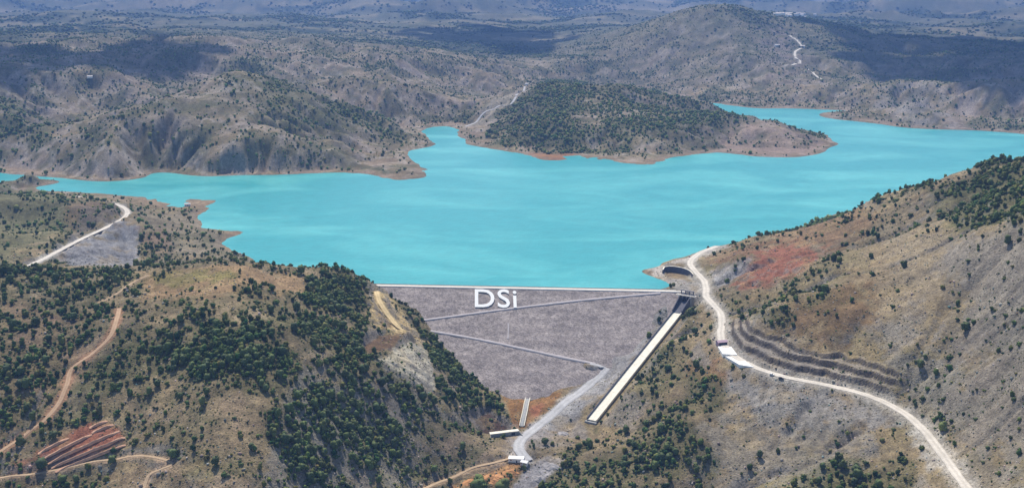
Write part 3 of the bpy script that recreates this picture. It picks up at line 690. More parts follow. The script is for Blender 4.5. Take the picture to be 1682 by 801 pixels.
lake = tag(mesh_np('lake_water', np.stack([wx.ravel()[use], wy.ravel()[use], np.zeros(len(use))], -1), remap[qq], m), 'milky turquoise lake held behind the dam', 'water', None, 'structure')

# ------------------------------------------------------------------ roads
M_TRACKED = mul_attr('driven_gravel', (0.12, 0.6), (0.12, 0.16), 0.3)
T_WHITE, T_GREY, T_RED, T_TAN = [(M_TRACKED, lin(c)) for c in ((206,197,182),(178,176,174),(178,148,118),(176,152,122))]
T_PALE = (M_TRACKED, lin((208,184,138)))
def ribbon(name, pl, half, mat, label, lift=0.12, cat='road', kind='structure', rag=0.25):
    d = np.gradient(pl[:, :2], axis=0); d /= np.linalg.norm(d, axis=1)[:, None]; nn = np.stack([-d[:, 1], d[:, 0]], 1)
    s = np.arange(len(pl))*1.0; wv = half*(1+rag*0.5*perlin(s*0.13, s*0+3.3, 2)+rag*0.5*perlin(s*0.4, s*0+8.3, 5)); wv2 = half*(1+rag*0.5*perlin(s*0.15, s*0+5.3, 7)+rag*0.5*perlin(s*0.43, s*0+1.3, 9))
    rows = []
    KS = (-1, -.8, -.48, -.22, 0, .22, .48, .8, 1); TN = (.84, .93, 1.07, .96, .9, .96, 1.07, .93, .84)
    for k in KS:
        ww = (wv if k > 0 else wv2)*k
        rows.append(np.stack([pl[:, 0]+nn[:, 0]*ww, pl[:, 1]+nn[:, 1]*ww, pl[:, 2]+lift-(0.3 if abs(k) == 1 else 0)], 1))
    VV = np.stack(rows, 1).reshape(-1, 3); k = np.arange(len(pl)*9).reshape(-1, 9); cc = np.tile(np.array(TN)[None], (len(pl), 1))*(1+.07*perlin(s*.21, s*0+6.6, 4))[:, None]; cc = cc.reshape(-1, 1)*mat[1][None]; mat = mat[0]
    fq = np.stack([k[:-1, :-1], k[1:, :-1], k[1:, 1:], k[:-1, 1:]], -1).reshape(-1, 4)[:, ::-1]
    return tag(mesh_np(name, VV, fq.copy(), mat, True, cols=cc), label, cat, None, kind)
ribbon('gravel_road', main_road, 3.9, T_WHITE, 'white gravel road curving along the right hillside to the dam crest')
ribbon('gravel_road', quarry_road, 3.6, T_WHITE, 'pale gravel road bending past the grey quarry face on the left shore')
ribbon('dirt_track', ridge_path, 2.8, T_PALE, 'pale yellow path stepping down beside the left dam abutment')
ribbon('dirt_track', hill_track, 1.5, T_TAN, 'short pale track over the wooded ridge on the left')
ribbon('dirt_track', red_track, 2.0, T_RED, 'reddish dirt track descending through scrub on the left hillside')
ribbon('dirt_track', low_track, 1.5, T_TAN, 'narrow tan track looping below the red terraces')
ribbon('gravel_road', toe_road, 5.0, T_GREY, 'grey gravel road running down beside the dam toe')
ribbon('dirt_track', bank_road, 1.8, T_TAN, 'pale track along the left bank of the valley floor')
ribbon('dirt_track', island_road, 3.0, T_GREY, 'pale track descending the peninsula to the inlet')
ribbon('dirt_track', far_track, 4.2, T_WHITE, 'white zigzag track on the far hillside beyond the lake')
ribbon('dirt_track', shore_track, 3.6, T_WHITE, 'short white track above the far shore')
#STAGE3
# ------------------------------------------------------------------ the dam
def rockfill(name, ca, cb, seed):
    m, nt, b = mat_new(name); tc = nd(nt, 'ShaderNodeTexCoord')
    vo = nd(nt, 'ShaderNodeTexVoronoi'); vo.inputs['Scale'].default_value = 0.75; nt.links.new(tc.outputs['Object'], vo.inputs['Vector'])
    no = nd(nt, 'ShaderNodeTexNoise'); no.inputs['Scale'].default_value = 0.035; no.inputs['Detail'].default_value = 6; no.inputs['Roughness'].default_value = 0.6
    mp = nd(nt, 'ShaderNodeMapping'); mp.inputs['Scale'].default_value = (1, 1, 5); nt.links.new(tc.outputs['Object'], mp.inputs['Vector']); nt.links.new(mp.outputs['Vector'], no.inputs['Vector'])
    r = nd(nt, 'ShaderNodeValToRGB'); r.color_ramp.elements[0].position = 0.34; r.color_ramp.elements[1].position = 0.66
    r.color_ramp.elements[0].color = (*lin(ca), 1); r.color_ramp.elements[1].color = (*lin(cb), 1); nt.links.new(no.outputs['Fac'], r.inputs['Fac'])
    sep = nd(nt, 'ShaderNodeSeparateColor'); nt.links.new(vo.outputs['Color'], sep.inputs[0])
    mr = nd(nt, 'ShaderNodeMapRange'); mr.inputs['To Min'].default_value = 0.72; mr.inputs['To Max'].default_value = 1.28; nt.links.new(sep.outputs[0], mr.inputs['Value'])
    mx = nd(nt, 'ShaderNodeVectorMath', operation='SCALE'); nt.links.new(r.outputs['Color'], mx.inputs[0]); nt.links.new(mr.outputs['Result'], mx.inputs['Scale'])
    v2 = nd(nt, 'ShaderNodeTexVoronoi'); v2.inputs['Scale'].default_value = 0.24; nt.links.new(tc.outputs['Object'], v2.inputs['Vector'])
    s2 = nd(nt, 'ShaderNodeSeparateColor'); nt.links.new(v2.outputs['Color'], s2.inputs[0])
    m2 = nd(nt, 'ShaderNodeMapRange'); m2.inputs['To Min'].default_value = 0.82; m2.inputs['To Max'].default_value = 1.16; nt.links.new(s2.outputs[1], m2.inputs['Value'])
    x2 = nd(nt, 'ShaderNodeVectorMath', operation='SCALE'); nt.links.new(mx.outputs[0], x2.inputs[0]); nt.links.new(m2.outputs['Result'], x2.inputs['Scale'])
    nt.links.new(x2.outputs[0], b.inputs['Base Color']); b.inputs['Roughness'].default_value = 0.95; b.inputs['Specular IOR Level'].default_value = 0.1
    bu = nd(nt, 'ShaderNodeBump'); bu.inputs['Distance'].default_value = 0.5; bu.inputs['Strength'].default_value = 0.7
    nt.links.new(vo.outputs['Distance'], bu.inputs['Height']); nt.links.new(bu.outputs['Normal'], b.inputs['Normal'])
    return m
M_ROCK = rockfill('grey_rockfill', (134,125,121), (164,153,146), 1)
M_BERM = plain('pale_gravel_berm', (178,170,168), 0.95, 0.1, 0.3)
dam = tag(empty('embankment_dam', tuple((CREST_L+CREST_R)/2 + dn*80 - np.array((0, 0, 45.0)))), 'long grey rockfill dam with white crest road and big white letters on its face', 'dam')
DO = np.array(dam.location)
# body: cross-section swept along the crest, its face as a fine grid
sa = np.linspace(-28, CREST_LEN+3, 190); ta_ = np.concatenate([[0.0], np.linspace(0.001, 180, 120)])
S, T = np.meshgrid(sa, ta_)
FX = FACE0[None, None, :] + S[..., None]*cd + T[..., None]*fd
rough = 0.35*fbm(S, T, 9, 4, 201)*(T > 0.002)
FX = FX + rough[..., None]*fn
up0 = CREST_L + sa[:, None]*cd - dn*5.0; up1 = up0 - dn*45 + np.array((0, 0, -20.0))
rows = np.concatenate([up1[None], up0[None], FX, (FX[-1] - np.array((0, 0, 14.0)))[None]], 0)
k = np.arange(rows.shape[0]*rows.shape[1]).reshape(rows.shape[:2])
fq = np.stack([k[:-1, :-1], k[1:, :-1], k[1:, 1:], k[:-1, 1:]], -1).reshape(-1, 4)
mesh_np('embankment', rows.reshape(-1, 3)-DO, fq.copy(), M_ROCK, False, dam)
def on_face(u, v, lift): return dam_hit(u, v, lift)
mb = MB(); mb.prism([CREST_L-dn*4.6+np.array((0,0,.02)), CREST_L+dn*4.6+np.array((0,0,.02)), CREST_L+dn*4.6+np.array((0,0,.35)), CREST_L-dn*4.6+np.array((0,0,.35))], cd*-24, cd*(CREST_LEN+2)); mb.build('crest_road', M_GRAVEL, dam, DO)
for off, hgt, mt in ((-4.75, 1.0, M_CONCG), (4.75, 0.9, M_WHITE)):
    mb = MB(); c0 = CREST_L+dn*off; mb.prism([c0-dn*.15+np.array((0,0,.0)), c0+dn*.15, c0+dn*.15+np.array((0,0,hgt)), c0-dn*.15+np.array((0,0,hgt))], cd*-22, cd*(CREST_LEN+1)); mb.build('parapet_wall', mt, dam, DO)
def face_band(name, pix, half, mat, lift=0.5):
    p = np.array([on_face(u, v, 0) for u, v in pix]); q = spline(p, 4.0); d = np.gradient(q, axis=0); d /= np.linalg.norm(d, axis=1)[:, None]
    n_ = np.cross(fn, d); wv = half*(1+0.22*perlin(np.arange(len(q))*0.2, np.arange(len(q))*0+1.3, 8))[:, None]
    V_ = np.stack([q+n_*wv*1.25+fn*-0.4, q+n_*wv+fn*lift, q-n_*wv+fn*lift, q-n_*wv*1.25+fn*-0.4], 1).reshape(-1, 3); kk = np.arange(len(V_)).reshape(-1, 4)
    f_ = np.stack([kk[:-1, :-1], kk[:-1, 1:], kk[1:, 1:], kk[1:, :-1]], -1).reshape(-1, 4)
    return mesh_np(name, V_-DO, f_.copy(), mat, False, dam)
face_band('access_ramp', [(672,529),(740,520),(830,508),(930,496),(1010,488),(1085,481.5)], 1.5, M_BERM)
face_band('access_ramp', [(690,541),(740,549),(800,560),(870,575),(930,588),(978,597.5)], 1.6, M_BERM)
face_band('drain_channel', [(835,531),(835,543),(834.5,556)], 0.8, M_BERM, 0.4)
# the letters, flat white slabs lying on the face
cu = bpy.data.curves.new('letters', 'FONT'); cu.body = 'DSi'; cu.extrude = 0.01; cu.resolution_u = 4; cu.space_character = 1.06; cu.offset = 0.008
to = bpy.data.objects.new('letters', cu); col.objects.link(to)
bpy.context.view_layer.update()
me = bpy.data.meshes.new_from_object(to.evaluated_get(bpy.context.evaluated_depsgraph_get()))
bpy.data.objects.remove(to, do_unlink=True)
vv = np.array([v.co[:] for v in me.vertices]); lo, hi = vv.min(0), vv.max(0)
p00, p10, p01 = on_face(780, 505.5, 0), on_face(849.5, 506.5, 0), on_face(780, 475.5, 0)
for v, q in zip(me.vertices, vv):
    a, b, c = (q-lo)/(hi-lo+1e-9)
    v.co = tuple(p00 + a*(p10-p00) + b*(p01-p00) + fn*(0.5 + 0.75*c) - DO)
me.materials.clear(); me.materials.append(M_WASH)
lt = bpy.data.objects.new('lettering', me); col.objects.link(lt); lt.parent = dam

# ------------------------------------------------------------------ spillway
sp = tag(empty('spillway', tuple(SP0)), 'steep cream concrete spillway chute with dark gate piers beside the dam', 'spillway'); SO = np.array(SP0)
UP = np.array((0, 0, 1.0))
half = 4.5; tilt = np.cross(sp_side, sp_dir); tilt = tilt if tilt[2] > 0 else -tilt
mb = MB(); mb.box((SP0+SP1)/2+UP*0.1, sp_dir*sp_len/2, sp_side*half, tilt*0.5); mb.build('chute_floor', M_CONC, sp, SO)
for sgn in (-1, 1):
    mb = MB(); mb.box((SP0+SP1)/2+sp_side*sgn*(half+0.35)+UP*(0.9 if sgn < 0 else 0.6), sp_dir*(sp_len/2+0.3), sp_side*0.34, tilt*(1.5 if sgn < 0 else 1.1)); mb.build('side_wall', M_CONC if sgn > 0 else M_CONCD, sp, SO)  # one wall darker: shade of its inner face put into the colour
mb = MB(); mb.prism([SP1+sp_side*(half+1.5)-UP*3, SP1+sp_side*(half+1.5)-UP*0.6, SP1-sp_side*(half+1.5)-UP*0.6, SP1-sp_side*(half+1.5)-UP*3], sp_h*0.4, sp_h*3.0); mb.build('flip_bucket', M_CONCG, sp, SO)
gz = CREST_R[2]+1.2
up_pts = (GATE+UP*(-2.0-GATE[2]), SP0+UP*0.1)
ud = up_pts[1]-up_pts[0]; ul = np.linalg.norm(ud); ud = ud/ul
mb = MB(); mb.box((up_pts[0]+up_pts[1])/2, ud*ul/2, sp_side*(half+1.2), np.cross(sp_side, ud)*0.5); mb.build('upper_chute', M_CONCD, sp, SO)
for sgn in (-1, 1):
    a0 = GATE+sp_side*sgn*(half+1.6); a1 = SP0+sp_side*sgn*(half+0.9)
    mb = MB(); mb.prism([a0-UP*(a0[2]+14), a0+UP*(gz-1-a0[2]), a1+UP*4.0, a1-UP*4], sp_side*-0.5, sp_side*0.5); mb.build('wing_wall', M_CONCD, sp, SO)
for i in range(4):
    c = GATE - sp_h*5 + sp_side*(i-1.5)*4.6
    prof = [c+sp_h*6.0, c+sp_h*4.5+sp_side*.8, c-sp_h*5.0+sp_side*.8, c-sp_h*6.2, c-sp_h*5.0-sp_side*.8, c+sp_h*4.5-sp_side*.8]
    prof = [np.array((q[0], q[1], 0)) for q in prof]
    mb = MB(); mb.prism(prof, UP*-14, UP*(gz-0.9)); mb.build('gate_pier', M_CONCG if i in (0, 3) else M_CONCD, sp, SO)
for i in range(3):
    c = GATE - sp_h*4 + sp_side*(i-1)*4.6
    g0 = []; 
    for t in np.linspace(-0.75, 0.75, 7): g0.append(np.array((c[0], c[1], 0)) + sp_h*(-1.5*math.cos(t)) + UP*(-4.5+5.5*math.sin(t)/0.68*0.8) - sp_side*1.45)
    prof = g0 + [q - sp_h*0.4 for q in g0[::-1]]
    mb = MB(); mb.prism(prof, sp_side*0, sp_side*2.9); gt = mb.build('radial_gate', M_DARK, sp, SO)
c = GATE - sp_h*4.5; c[2] = gz-0.45
mb = MB(); mb.box(c, sp_side*11.5, sp_h*3.0, UP*0.4); mb.build('bridge_deck', M_GRAVEL, sp, SO)
for sg in (-1, 1):
    mb = MB()
    mb.box(c+sp_h*sg*2.9+UP*1.35, sp_side*11.5, sp_h*0.06, UP*0.07); mb.box(c+sp_h*sg*2.9+UP*0.9, sp_side*11.5, sp_h*0.05, UP*0.05)
    for t in np.linspace(-11.3, 11.3, 12): mb.box(c+sp_h*sg*2.9+sp_side*t+UP*0.87, sp_side*.06, sp_h*.06, UP*0.46)
    mb.build('railing', M_DARK, sp, SO)
c2 = GATE - sp_h*8.0 + sp_side*0; c2[2] = gz
mb = MB()
for t in (-6.9, -2.3, 2.3, 6.9): mb.box(c2+sp_side*t+UP*1.6, sp_side*.45, sp_h*.45, UP*1.9)
mb.box(c2+UP*3.7, sp_side*8.0, sp_h*1.0, UP*0.3); mb.build('hoist_frame', M_CONCD, sp, SO)
# horseshoe wall of the approach basin
arc = [at_z(u, v, 0) for u, v in ((1090.5,452.5),(1093.5,448.6),(1103,448.4),(1112,449.6),(1122,451.9),(1131,455.4),(1137,460.4))]
aq = spline(arc, 2.5); dd = np.gradient(aq[:, :2], axis=0); dd /= np.linalg.norm(dd, axis=1)[:, None]; no_ = np.stack([dd[:, 1]*-1, dd[:, 0]], 1)
top = 7.2 + 1.2*np.sin(np.linspace(0, math.pi, len(aq)))
ring = []
for i in range(len(aq)):
    o_ = np.array((no_[i, 0], no_[i, 1], 0)); b_ = np.array((aq[i, 0], aq[i, 1], 0))
    ring.append([b_-UP*2, b_+UP*top[i]+o_*0.8, b_+UP*top[i]+o_*2.0, b_+o_*2.4-UP*2])
R_ = np.array(ring); kk = np.arange(R_.shape[0]*4).reshape(-1, 4); fl_ = []
for i in range(len(aq)-1):
    for j in range(4): fl_.append((int(kk[i, j]), int(kk[i+1, j]), int(kk[i+1, (j+1) % 4]), int(kk[i, (j+1) % 4])))
fl_ += [tuple(int(x) for x in kk[0]), tuple(int(x) for x in kk[-1][::-1])]
bw = empty('retaining_wall', tuple(arc[3])); tag(bw, 'dark curved wall of the spillway basin on the pale headland', 'wall')
mesh_np('curved_wall', R_.reshape(-1, 3)-np.array(bw.location), fl_, M_CONCD, False, bw)  # dark colour stands in for shade on the basin wall
mb = MB()
for i in range(len(aq)-1):
    a_, b_ = R_[i, 1]+UP*0.12, R_[i+1, 1]+UP*0.12; m_ = (a_+b_)/2; d_ = (b_-a_)/2
    mb.box(m_+np.array((no_[i,0], no_[i,1], 0))*0.6, d_*1.01, np.array((no_[i,0], no_[i,1], 0))*0.75, UP*0.14)
mb.build('coping', M_CONC, bw, np.array(bw.location))

# ------------------------------------------------------------------ toe channel, headwall, buildings
pl = ch_line; ch = empty('drainage_channel', tuple(pl[0])); tag(ch, 'straight pale concrete channel running down the orange earth below the dam', 'channel')
d_ = np.gradient(pl, axis=0); d_ /= np.linalg.norm(d_, axis=1)[:, None]; n_ = np.cross(UP, d_); n_ /= np.linalg.norm(n_, axis=1)[:, None]
def sweep(name, prof, mat, parent, org):
    V_ = np.stack([pl + n_*a + UP*b for a, b in prof], 1).reshape(-1, 3); kk = np.arange(len(V_)).reshape(len(pl), -1); kk2 = np.concatenate([kk, kk[:, :1]], 1)
    f_ = np.stack([kk2[:-1, :-1], kk2[:-1, 1:], kk2[1:, 1:], kk2[1:, :-1]], -1).reshape(-1, 4)
    return mesh_np(name, V_-org, f_.copy(), mat, False, parent)
CO = np.array(ch.location)
sweep('channel_floor', [(-2.2,-.5),(2.2,-.5),(2.2,.35),(-2.2,.35)], M_CONCG, ch, CO)
for sg in (-1, 1): sweep('channel_wall', [(sg*2.2-.3,-.5),(sg*2.2+.3,-.5),(sg*2.2+.3,1.1),(sg*2.2-.3,1.1)], M_CONC, ch, CO)

def house(name, p, rz, sx, sy, hw, hr, label, cat, group=None, wall=M_WHITE, roof=M_ROOF, flat=False, wins=2, dark_front=False):
    """walls, roof, door and windows of a small building standing on p; sx along its ridge"""
    h = tag(empty(name, tuple(p), rz), label, cat, group); X, Y, Zv = np.eye(3)
    mb = MB()
    if flat: mb.box((0,0,hw/2-0.5), X*sx/2, Y*sy/2, Zv*(hw/2+0.5))
    else: mb.prism([np.array(q) for q in ((-sx/2,-sy/2,-1),(-sx/2,sy/2,-1),(-sx/2,sy/2,hw),(-sx/2,0,hw+hr),(-sx/2,-sy/2,hw))], X*0, X*sx)
    mb.build('wall', wall, h)
    mb = MB()
    if flat: mb.box((0,0,hw+0.18), X*(sx/2+.3), Y*(sy/2+.3), Zv*0.17)
    else:
        for sg in (-1, 1):
            a = np.array((0, sg*(sy/2+.5), hw-hr*.5/(sy/2)*1.0)); b_ = np.array((0, 0, hw+hr)); d = b_-a; nn_ = np.cross(X, d); nn_ /= np.linalg.norm(nn_); nn_ = nn_ if nn_[2] > 0 else -nn_
            mb.box((a+b_)/2+nn_*0.14, X*(sx/2+.45), d/2, nn_*0.12)
    mb.build('roof', roof, h)
    if wins:
        mb = MB(); mb.box((sx*0.05, -sy/2-.03, 1.05), X*(sx*.42 if dark_front else .5), Y*.05, Zv*1.05); mb.build('door', M_DARK, h)
        if not dark_front:
            for i in range(wins):
                mb = MB(); x = (-sx*.33, sx*.36, -sx*.15)[i % 3]; mb.box((x, -sy/2-.03, hw*.6), X*.55, Y*.05, Zv*.5); mb.build('window', M_GLASS, h)
    return h
def face_cam(p): return math.atan2(-p[0], p[1])*1.0
p = hit(848, 757); house('pump_house', p, -0.12, 13, 6.0, 3.4, 1.0, 'white flat roofed pump house on the bare valley floor below the dam', 'building', flat=True, roof=M_WHITE)
p = hit(862, 762); house('site_hut', p, -0.5, 6, 4.0, 2.6, 0.9, 'small pale hut on orange earth right of the white pump house', 'hut', roof=M_WHITE)
p = hit(1185, 565); p[2] += 0.2; house('roadside_hut', p, 0.25, 9.5, 5.5, 2.8, 1.0, 'small pinkish roofed hut with a dark open front beside the white road', 'hut', roof=M_PINK, wall=M_PINK, dark_front=True)
p = hit(308, 338); house('shore_house', p, 0.3, 9, 6, 3, 1.4, 'white house on the small brown spit at the left shore', 'house')
p = hit(866, 140); p[2] += 0.3; house('hilltop_house', p, -0.2, 14, 9, 4.5, 2.2, 'white house on top of the wooded peninsula', 'house')
p = hit(148, 128); house('hillside_house', p, 0.2, 13, 9, 4.0, 2.0, 'white house among scrub high on the left far hill', 'house')
p = hit(1276, 76); house('hillside_house', p, 0.1, 18, 12, 5.0, 2.4, 'white house left of the far zigzag track', 'house')
p = hit(1318, 78); house('hillside_house', p, -0.2, 17, 11, 5.0, 2.4, 'white house at the bend of the far zigzag track', 'house')
p = hit(150, 304.5); 
# outlet headwall
a_, b_ = hit(806, 717), hit(852, 713); m_ = (a_+b_)/2; dd_ = (b_-a_); L_ = np.linalg.norm(dd_[:2]); dd_ = np.array((dd_[0], dd_[1], 0))/L_; nn_ = np.array((-dd_[1], dd_[0], 0)); nn_ = nn_ if nn_[1] < 0 else -nn_
hwd = empty('outlet_headwall', tuple(m_)); tag(hwd, 'pale concrete outlet headwall at the foot of the dam left of the grey road', 'wall')
mb = MB(); mb.box((0,0,1.0), dd_*L_/2, nn_*0.5, UP*2.2); mb.build('wall_face', M_CONCG, hwd)
mb = MB(); mb.box(-nn_*1.8+UP*3.25, dd_*(L_/2+.4), nn_*2.4, UP*0.2); mb.build('top_slab', M_CONC, hwd)
mb = MB(); mb.box(nn_*0.52+dd_*L_*0.3+UP*0.9, dd_*1.8, nn_*0.05, UP*1.5); mb.build('opening', M_DARK, hwd)
for sg in (-1, 1): mb = MB(); mb.prism([dd_*sg*L_/2+nn_*.4-UP, dd_*sg*L_/2+nn_*.4+UP*3, dd_*sg*(L_/2+2)+nn_*6+UP*.6, dd_*sg*(L_/2+2)+nn_*6-UP], dd_*-.25, dd_*.25); mb.build('wing_wall', M_CONCG, hwd)
# lay-by slab
def slab(name, pix, hgt, mat, label, cat):
    pts = [hit(u, v) for u, v in pix]; zt = max(q[2] for q in pts)+hgt; c_ = sum(pts)/len(pts)
    mb = MB(); mb.prism([np.array((q[0]-c_[0], q[1]-c_[1], 0)) for q in pts], UP*-5, UP*(zt-c_[2])); o = mb.build(name, mat); o.location = c_; return tag(o, label, cat)
slab('concrete_slab', [(1179,571),(1201,569),(1211,584),(1187,587)], 0.1, M_WHITE, 'bright white slab in the lay-by next to the pinkish hut', 'slab')
slab('concrete_slab', [(1191,588),(1214,586),(1238,604),(1214,604)], 0.1, M_WHITE, 'bright white slab in the lay-by, second from the pinkish hut', 'slab')
def car(p, rz, label, body=M_CAR):
    c = tag(empty('parked_car', tuple(p), rz), label, 'car'); X, Y, Zv = np.eye(3)
    side = [(-2.25,.35),(-2.2,.85),(-1.9,.98),(.75,1.0),(2.0,.88),(2.2,.6),(2.2,.35)]
    mb = MB(); mb.prism([np.array((x, -.9, z)) for x, z in side], Y*0, Y*1.8); mb.build('body', body, c)
    cab = [(-1.95,.97),(-1.55,1.5),(.1,1.52),(.95,.98)]
    mb = MB(); mb.prism([np.array((x, -.8, z)) for x, z in cab], Y*0, Y*1.6); mb.build('cabin', body, c)
    for sg in (-1, 1):
        mb = MB(); mb.prism([np.array((x, sg*.815, z)) for x, z in ((-1.7,1.02),(-1.45,1.42),(.05,1.44),(.7,1.02))], Y*-.01, Y*.01); mb.build('side_window', M_GLASS, c)
        for x in (-1.4, 1.4): mb = MB(); mb.tube((x, sg*.72, .36), (x, sg*.93, .36), .36, .36, 14); mb.build('wheel', M_TYRE, c)
    mb = MB(); mb.prism([np.array((.18,-.7,1.47)), np.array((.9,-.7,1.03)), np.array((.92,-.7,1.05)), np.array((.2,-.7,1.49))], Y*0, Y*1.4); mb.build('windscreen', M_GLASS, c)
    return c
p = hit(1283, 622); p[2] = max(p[2], zat(p[0], p[1]))+.15; car(p, -0.5, 'dark car parked on the outer edge of the white hillside road')
p = hit(1268, 616); p[2] = max(p[2], zat(p[0], p[1]))+.15; car(p, -0.5, 'pale car parked at the lay-by end of the white road', M_WHITE)
# red planting terraces: long banks of bare earth, steep towards the valley
M_REDBANK = plain('red_bank_earth', (190,148,118), 0.95, 0.2, 0.35, bump=0.3)
for q, (s0_, s1_) in enumerate([((62,744),(112,718)),((70,753),(150,712)),((78,760),(196,706)),((84,767),(205,717)),((90,774),(206,729)),((146,702),(176,690)),((150,710),(186,696))]):
    pq = spline([hit(s0_[0]+(s1_[0]-s0_[0])*t, s0_[1]+(s1_[1]-s0_[1])*t) for t in np.linspace(0, 1, 7)], 2.0); pq[:, 2] = zat(pq[:, 0], pq[:, 1])
    d_ = np.gradient(pq, axis=0); n_ = np.stack([d_[:, 1], -d_[:, 0], 0*d_[:, 0]], 1); n_ /= np.linalg.norm(n_, axis=1)[:, None]; n_ *= np.sign(-n_[:, 1])[:, None]
    hh = 1.7*np.sin(np.clip(np.arange(len(pq))/4.0, 0, math.pi/2))*np.sin(np.clip((len(pq)-1-np.arange(len(pq)))/4.0, 0, math.pi/2))*(1+.25*perlin(np.arange(len(pq))*.3, np.zeros(len(pq))+q*1.7, 3))
    prof = [(-3.8, -.3, 0), (-2.4, .0, .15), (1.5, .0, 1.0), (1.75, .0, .93), (2.3, -.4, 0)]
    Vt = np.stack([pq+n_*a+UP*b+UP*(hh*c*(1+.22*fbm(pq[:, 0]+a*3, pq[:, 1], 5, 2, 12)))[:, None] for a, b, c in prof], 1).reshape(-1, 3); kk = np.arange(len(Vt)).reshape(len(pq), -1)
    ft = np.stack([kk[:-1, :-1], kk[:-1, 1:], kk[1:, 1:], kk[1:, :-1]], -1).reshape(-1, 4)
    tag(mesh_np('earth_bank', Vt, ft.copy(), M_REDBANK, False), 'red earth bank of the planting terraces on the lower left slope', 'earth bank', None, 'structure')
# spoil heaps on the valley floor
M_HEAPO = plain('orange_spoil', (196,142,92), 0.95, 0.2, 0.4, bump=0.3); M_HEAPG = plain('grey_spoil', (160,154,150), 0.95, 0.2, 0.4, bump=0.3)
for q, (u, v, r, h_, mt, lab) in enumerate([(812,786,7,2.6,M_HEAPO,'broad orange spoil heap beside the bottom tree'),(836,776,5,2.2,M_HEAPO,'orange spoil heap just below the white pump house'),(774,792,5,1.8,M_HEAPO,'low orange spoil heap at the left end of the orange earth'),
        (905,766,6,2.4,M_HEAPG,'grey gravel heap right of the valley floor road'),(884,786,5,2,M_HEAPG,'grey gravel heap by the bottom edge of the riverbed'),(925,712,5,2.2,M_HEAPG,'grey gravel heap below the end of the spillway chute')]):
    p = hit(u, v); rg = np.random.default_rng(70+q); Vh = []; k_ = 20; rs = (0, .25, .5, .75, 1.0)
    for r_ in rs[1:]:
        for t in np.arange(k_)*2*math.pi/k_:
            rr2 = r*r_*(1+.18*math.sin(2*t+q)+.1*rg.normal()); x_, y_ = p[0]+rr2*math.cos(t)*1.4, p[1]+rr2*math.sin(t)
            Vh.append((x_, y_, float(zat(np.array([x_]), np.array([y_]))[0])+h_*(1-r_**1.3)*(1+.12*rg.normal())-(.4 if r_ == 1 else 0)))
    Vh.append((p[0], p[1], p[2]+h_)); fh = []
    for a in range(len(rs)-2):
        for b in range(k_): fh.append((a*k_+b, (a+1)*k_+b, (a+1)*k_+(b+1) % k_, a*k_+(b+1) % k_))
    fh += [(len(Vh)-1, b, (b+1) % k_) for b in range(k_)]
    o = mesh_np('spoil_heap', np.array(Vh)-p, fh, mt); o.location = p; tag(o, lab, 'spoil heap')
# far village
rr = random.Random(4)
for i in range(22):
    u = 1276 + rr.random()*44 if i < 17 else 1265+rr.random()*75; v = 23.5 + rr.random()*3.5 + (0 if i < 17 else rr.random()*4)
    p = hit(u, v); house('village_house', p, rr.uniform(-.6, .6), rr.uniform(16, 30), rr.uniform(11, 15), rr.uniform(6, 9), 3, 'white house of the distant village on the hazy plain behind the far peak', 'house', 'white houses of the distant village', wins=0)
#VEG
area = np.gradient(FR, axis=0)*FR*(fth[1]-fth[0])/1e4
vis = (np.abs(FT) < math.radians(33.2)) & (FR > 520) & (FR < 5200)
cnt = RNG.poisson(np.clip(VD*area, 0, 3)*vis)
i_, j_ = np.nonzero(cnt); rep_ = cnt[i_, j_]; i_ = np.repeat(i_, rep_); j_ = np.repeat(j_, rep_)
pt = fth[j_] + (RNG.random(len(j_))-.5)*(fth[1]-fth[0]); pr = FR[i_, 0] + (RNG.random(len(i_))-.5)*np.gradient(FR[:, 0])[i_]
px_, py_ = pr*np.sin(pt), pr*np.cos(pt)
keep = np.ones(len(px_), bool)
def off_line(pl, r):
    global keep
    m = (px_ > pl[:, 0].min()-r) & (px_ < pl[:, 0].max()+r) & (py_ > pl[:, 1].min()-r) & (py_ < pl[:, 1].max()+r) & keep
    q = np.nonzero(m)[0]
    if len(q) == 0: return
    dmin = np.min(np.hypot(px_[q][:, None]-pl[None, :, 0], py_[q][:, None]-pl[None, :, 1]), 1); keep[q[dmin < r]] = False
for l_, r_ in ((main_road, 7.0), (quarry_road, 7), (red_track, 4.2), (low_track, 3.4), (hill_track, 3.2), (toe_road, 7), (bank_road, 4), (ridge_path, 5), (island_road, 6), (far_track, 7)): off_line(l_, r_)
cl_ = np.array([SP0*(1-t)+SP1*t for t in np.linspace(-.25, 1.08, 60)]); off_line(cl_, 9.0)
# nothing grows on the dam
rel = np.stack([px_, py_], 1) - FACE0[:2]; sx_ = rel@cd[:2]; sy_ = rel@dn[:2]
pz_ = zat(px_, py_)
keep &= ~((sx_ > -4) & (sx_ < CREST_LEN+6) & (sy_ > -14) & (sy_ < 175) & (pz_ < FACE0[2]-sy_/SLOPE+0.3))
px_, py_, pr, pz_, i_, j_ = px_[keep], py_[keep], pr[keep], pz_[keep], i_[keep], j_[keep]
istree = RNG.random(len(px_)) < BIG[i_, j_]
rad = np.where(istree, np.clip(RNG.lognormal(.72, .28, len(px_)), 1.2, 4.0), np.clip(RNG.lognormal(0.08, .36, len(px_)), .45, 2.4))*np.where(pr > 1500, 1.2, 1.0)
rad = np.where((pr < 1500) & (px_ < 40), rad*1.02, rad)
print('plants', len(px_), 'near', int((pr < 1500).sum()))

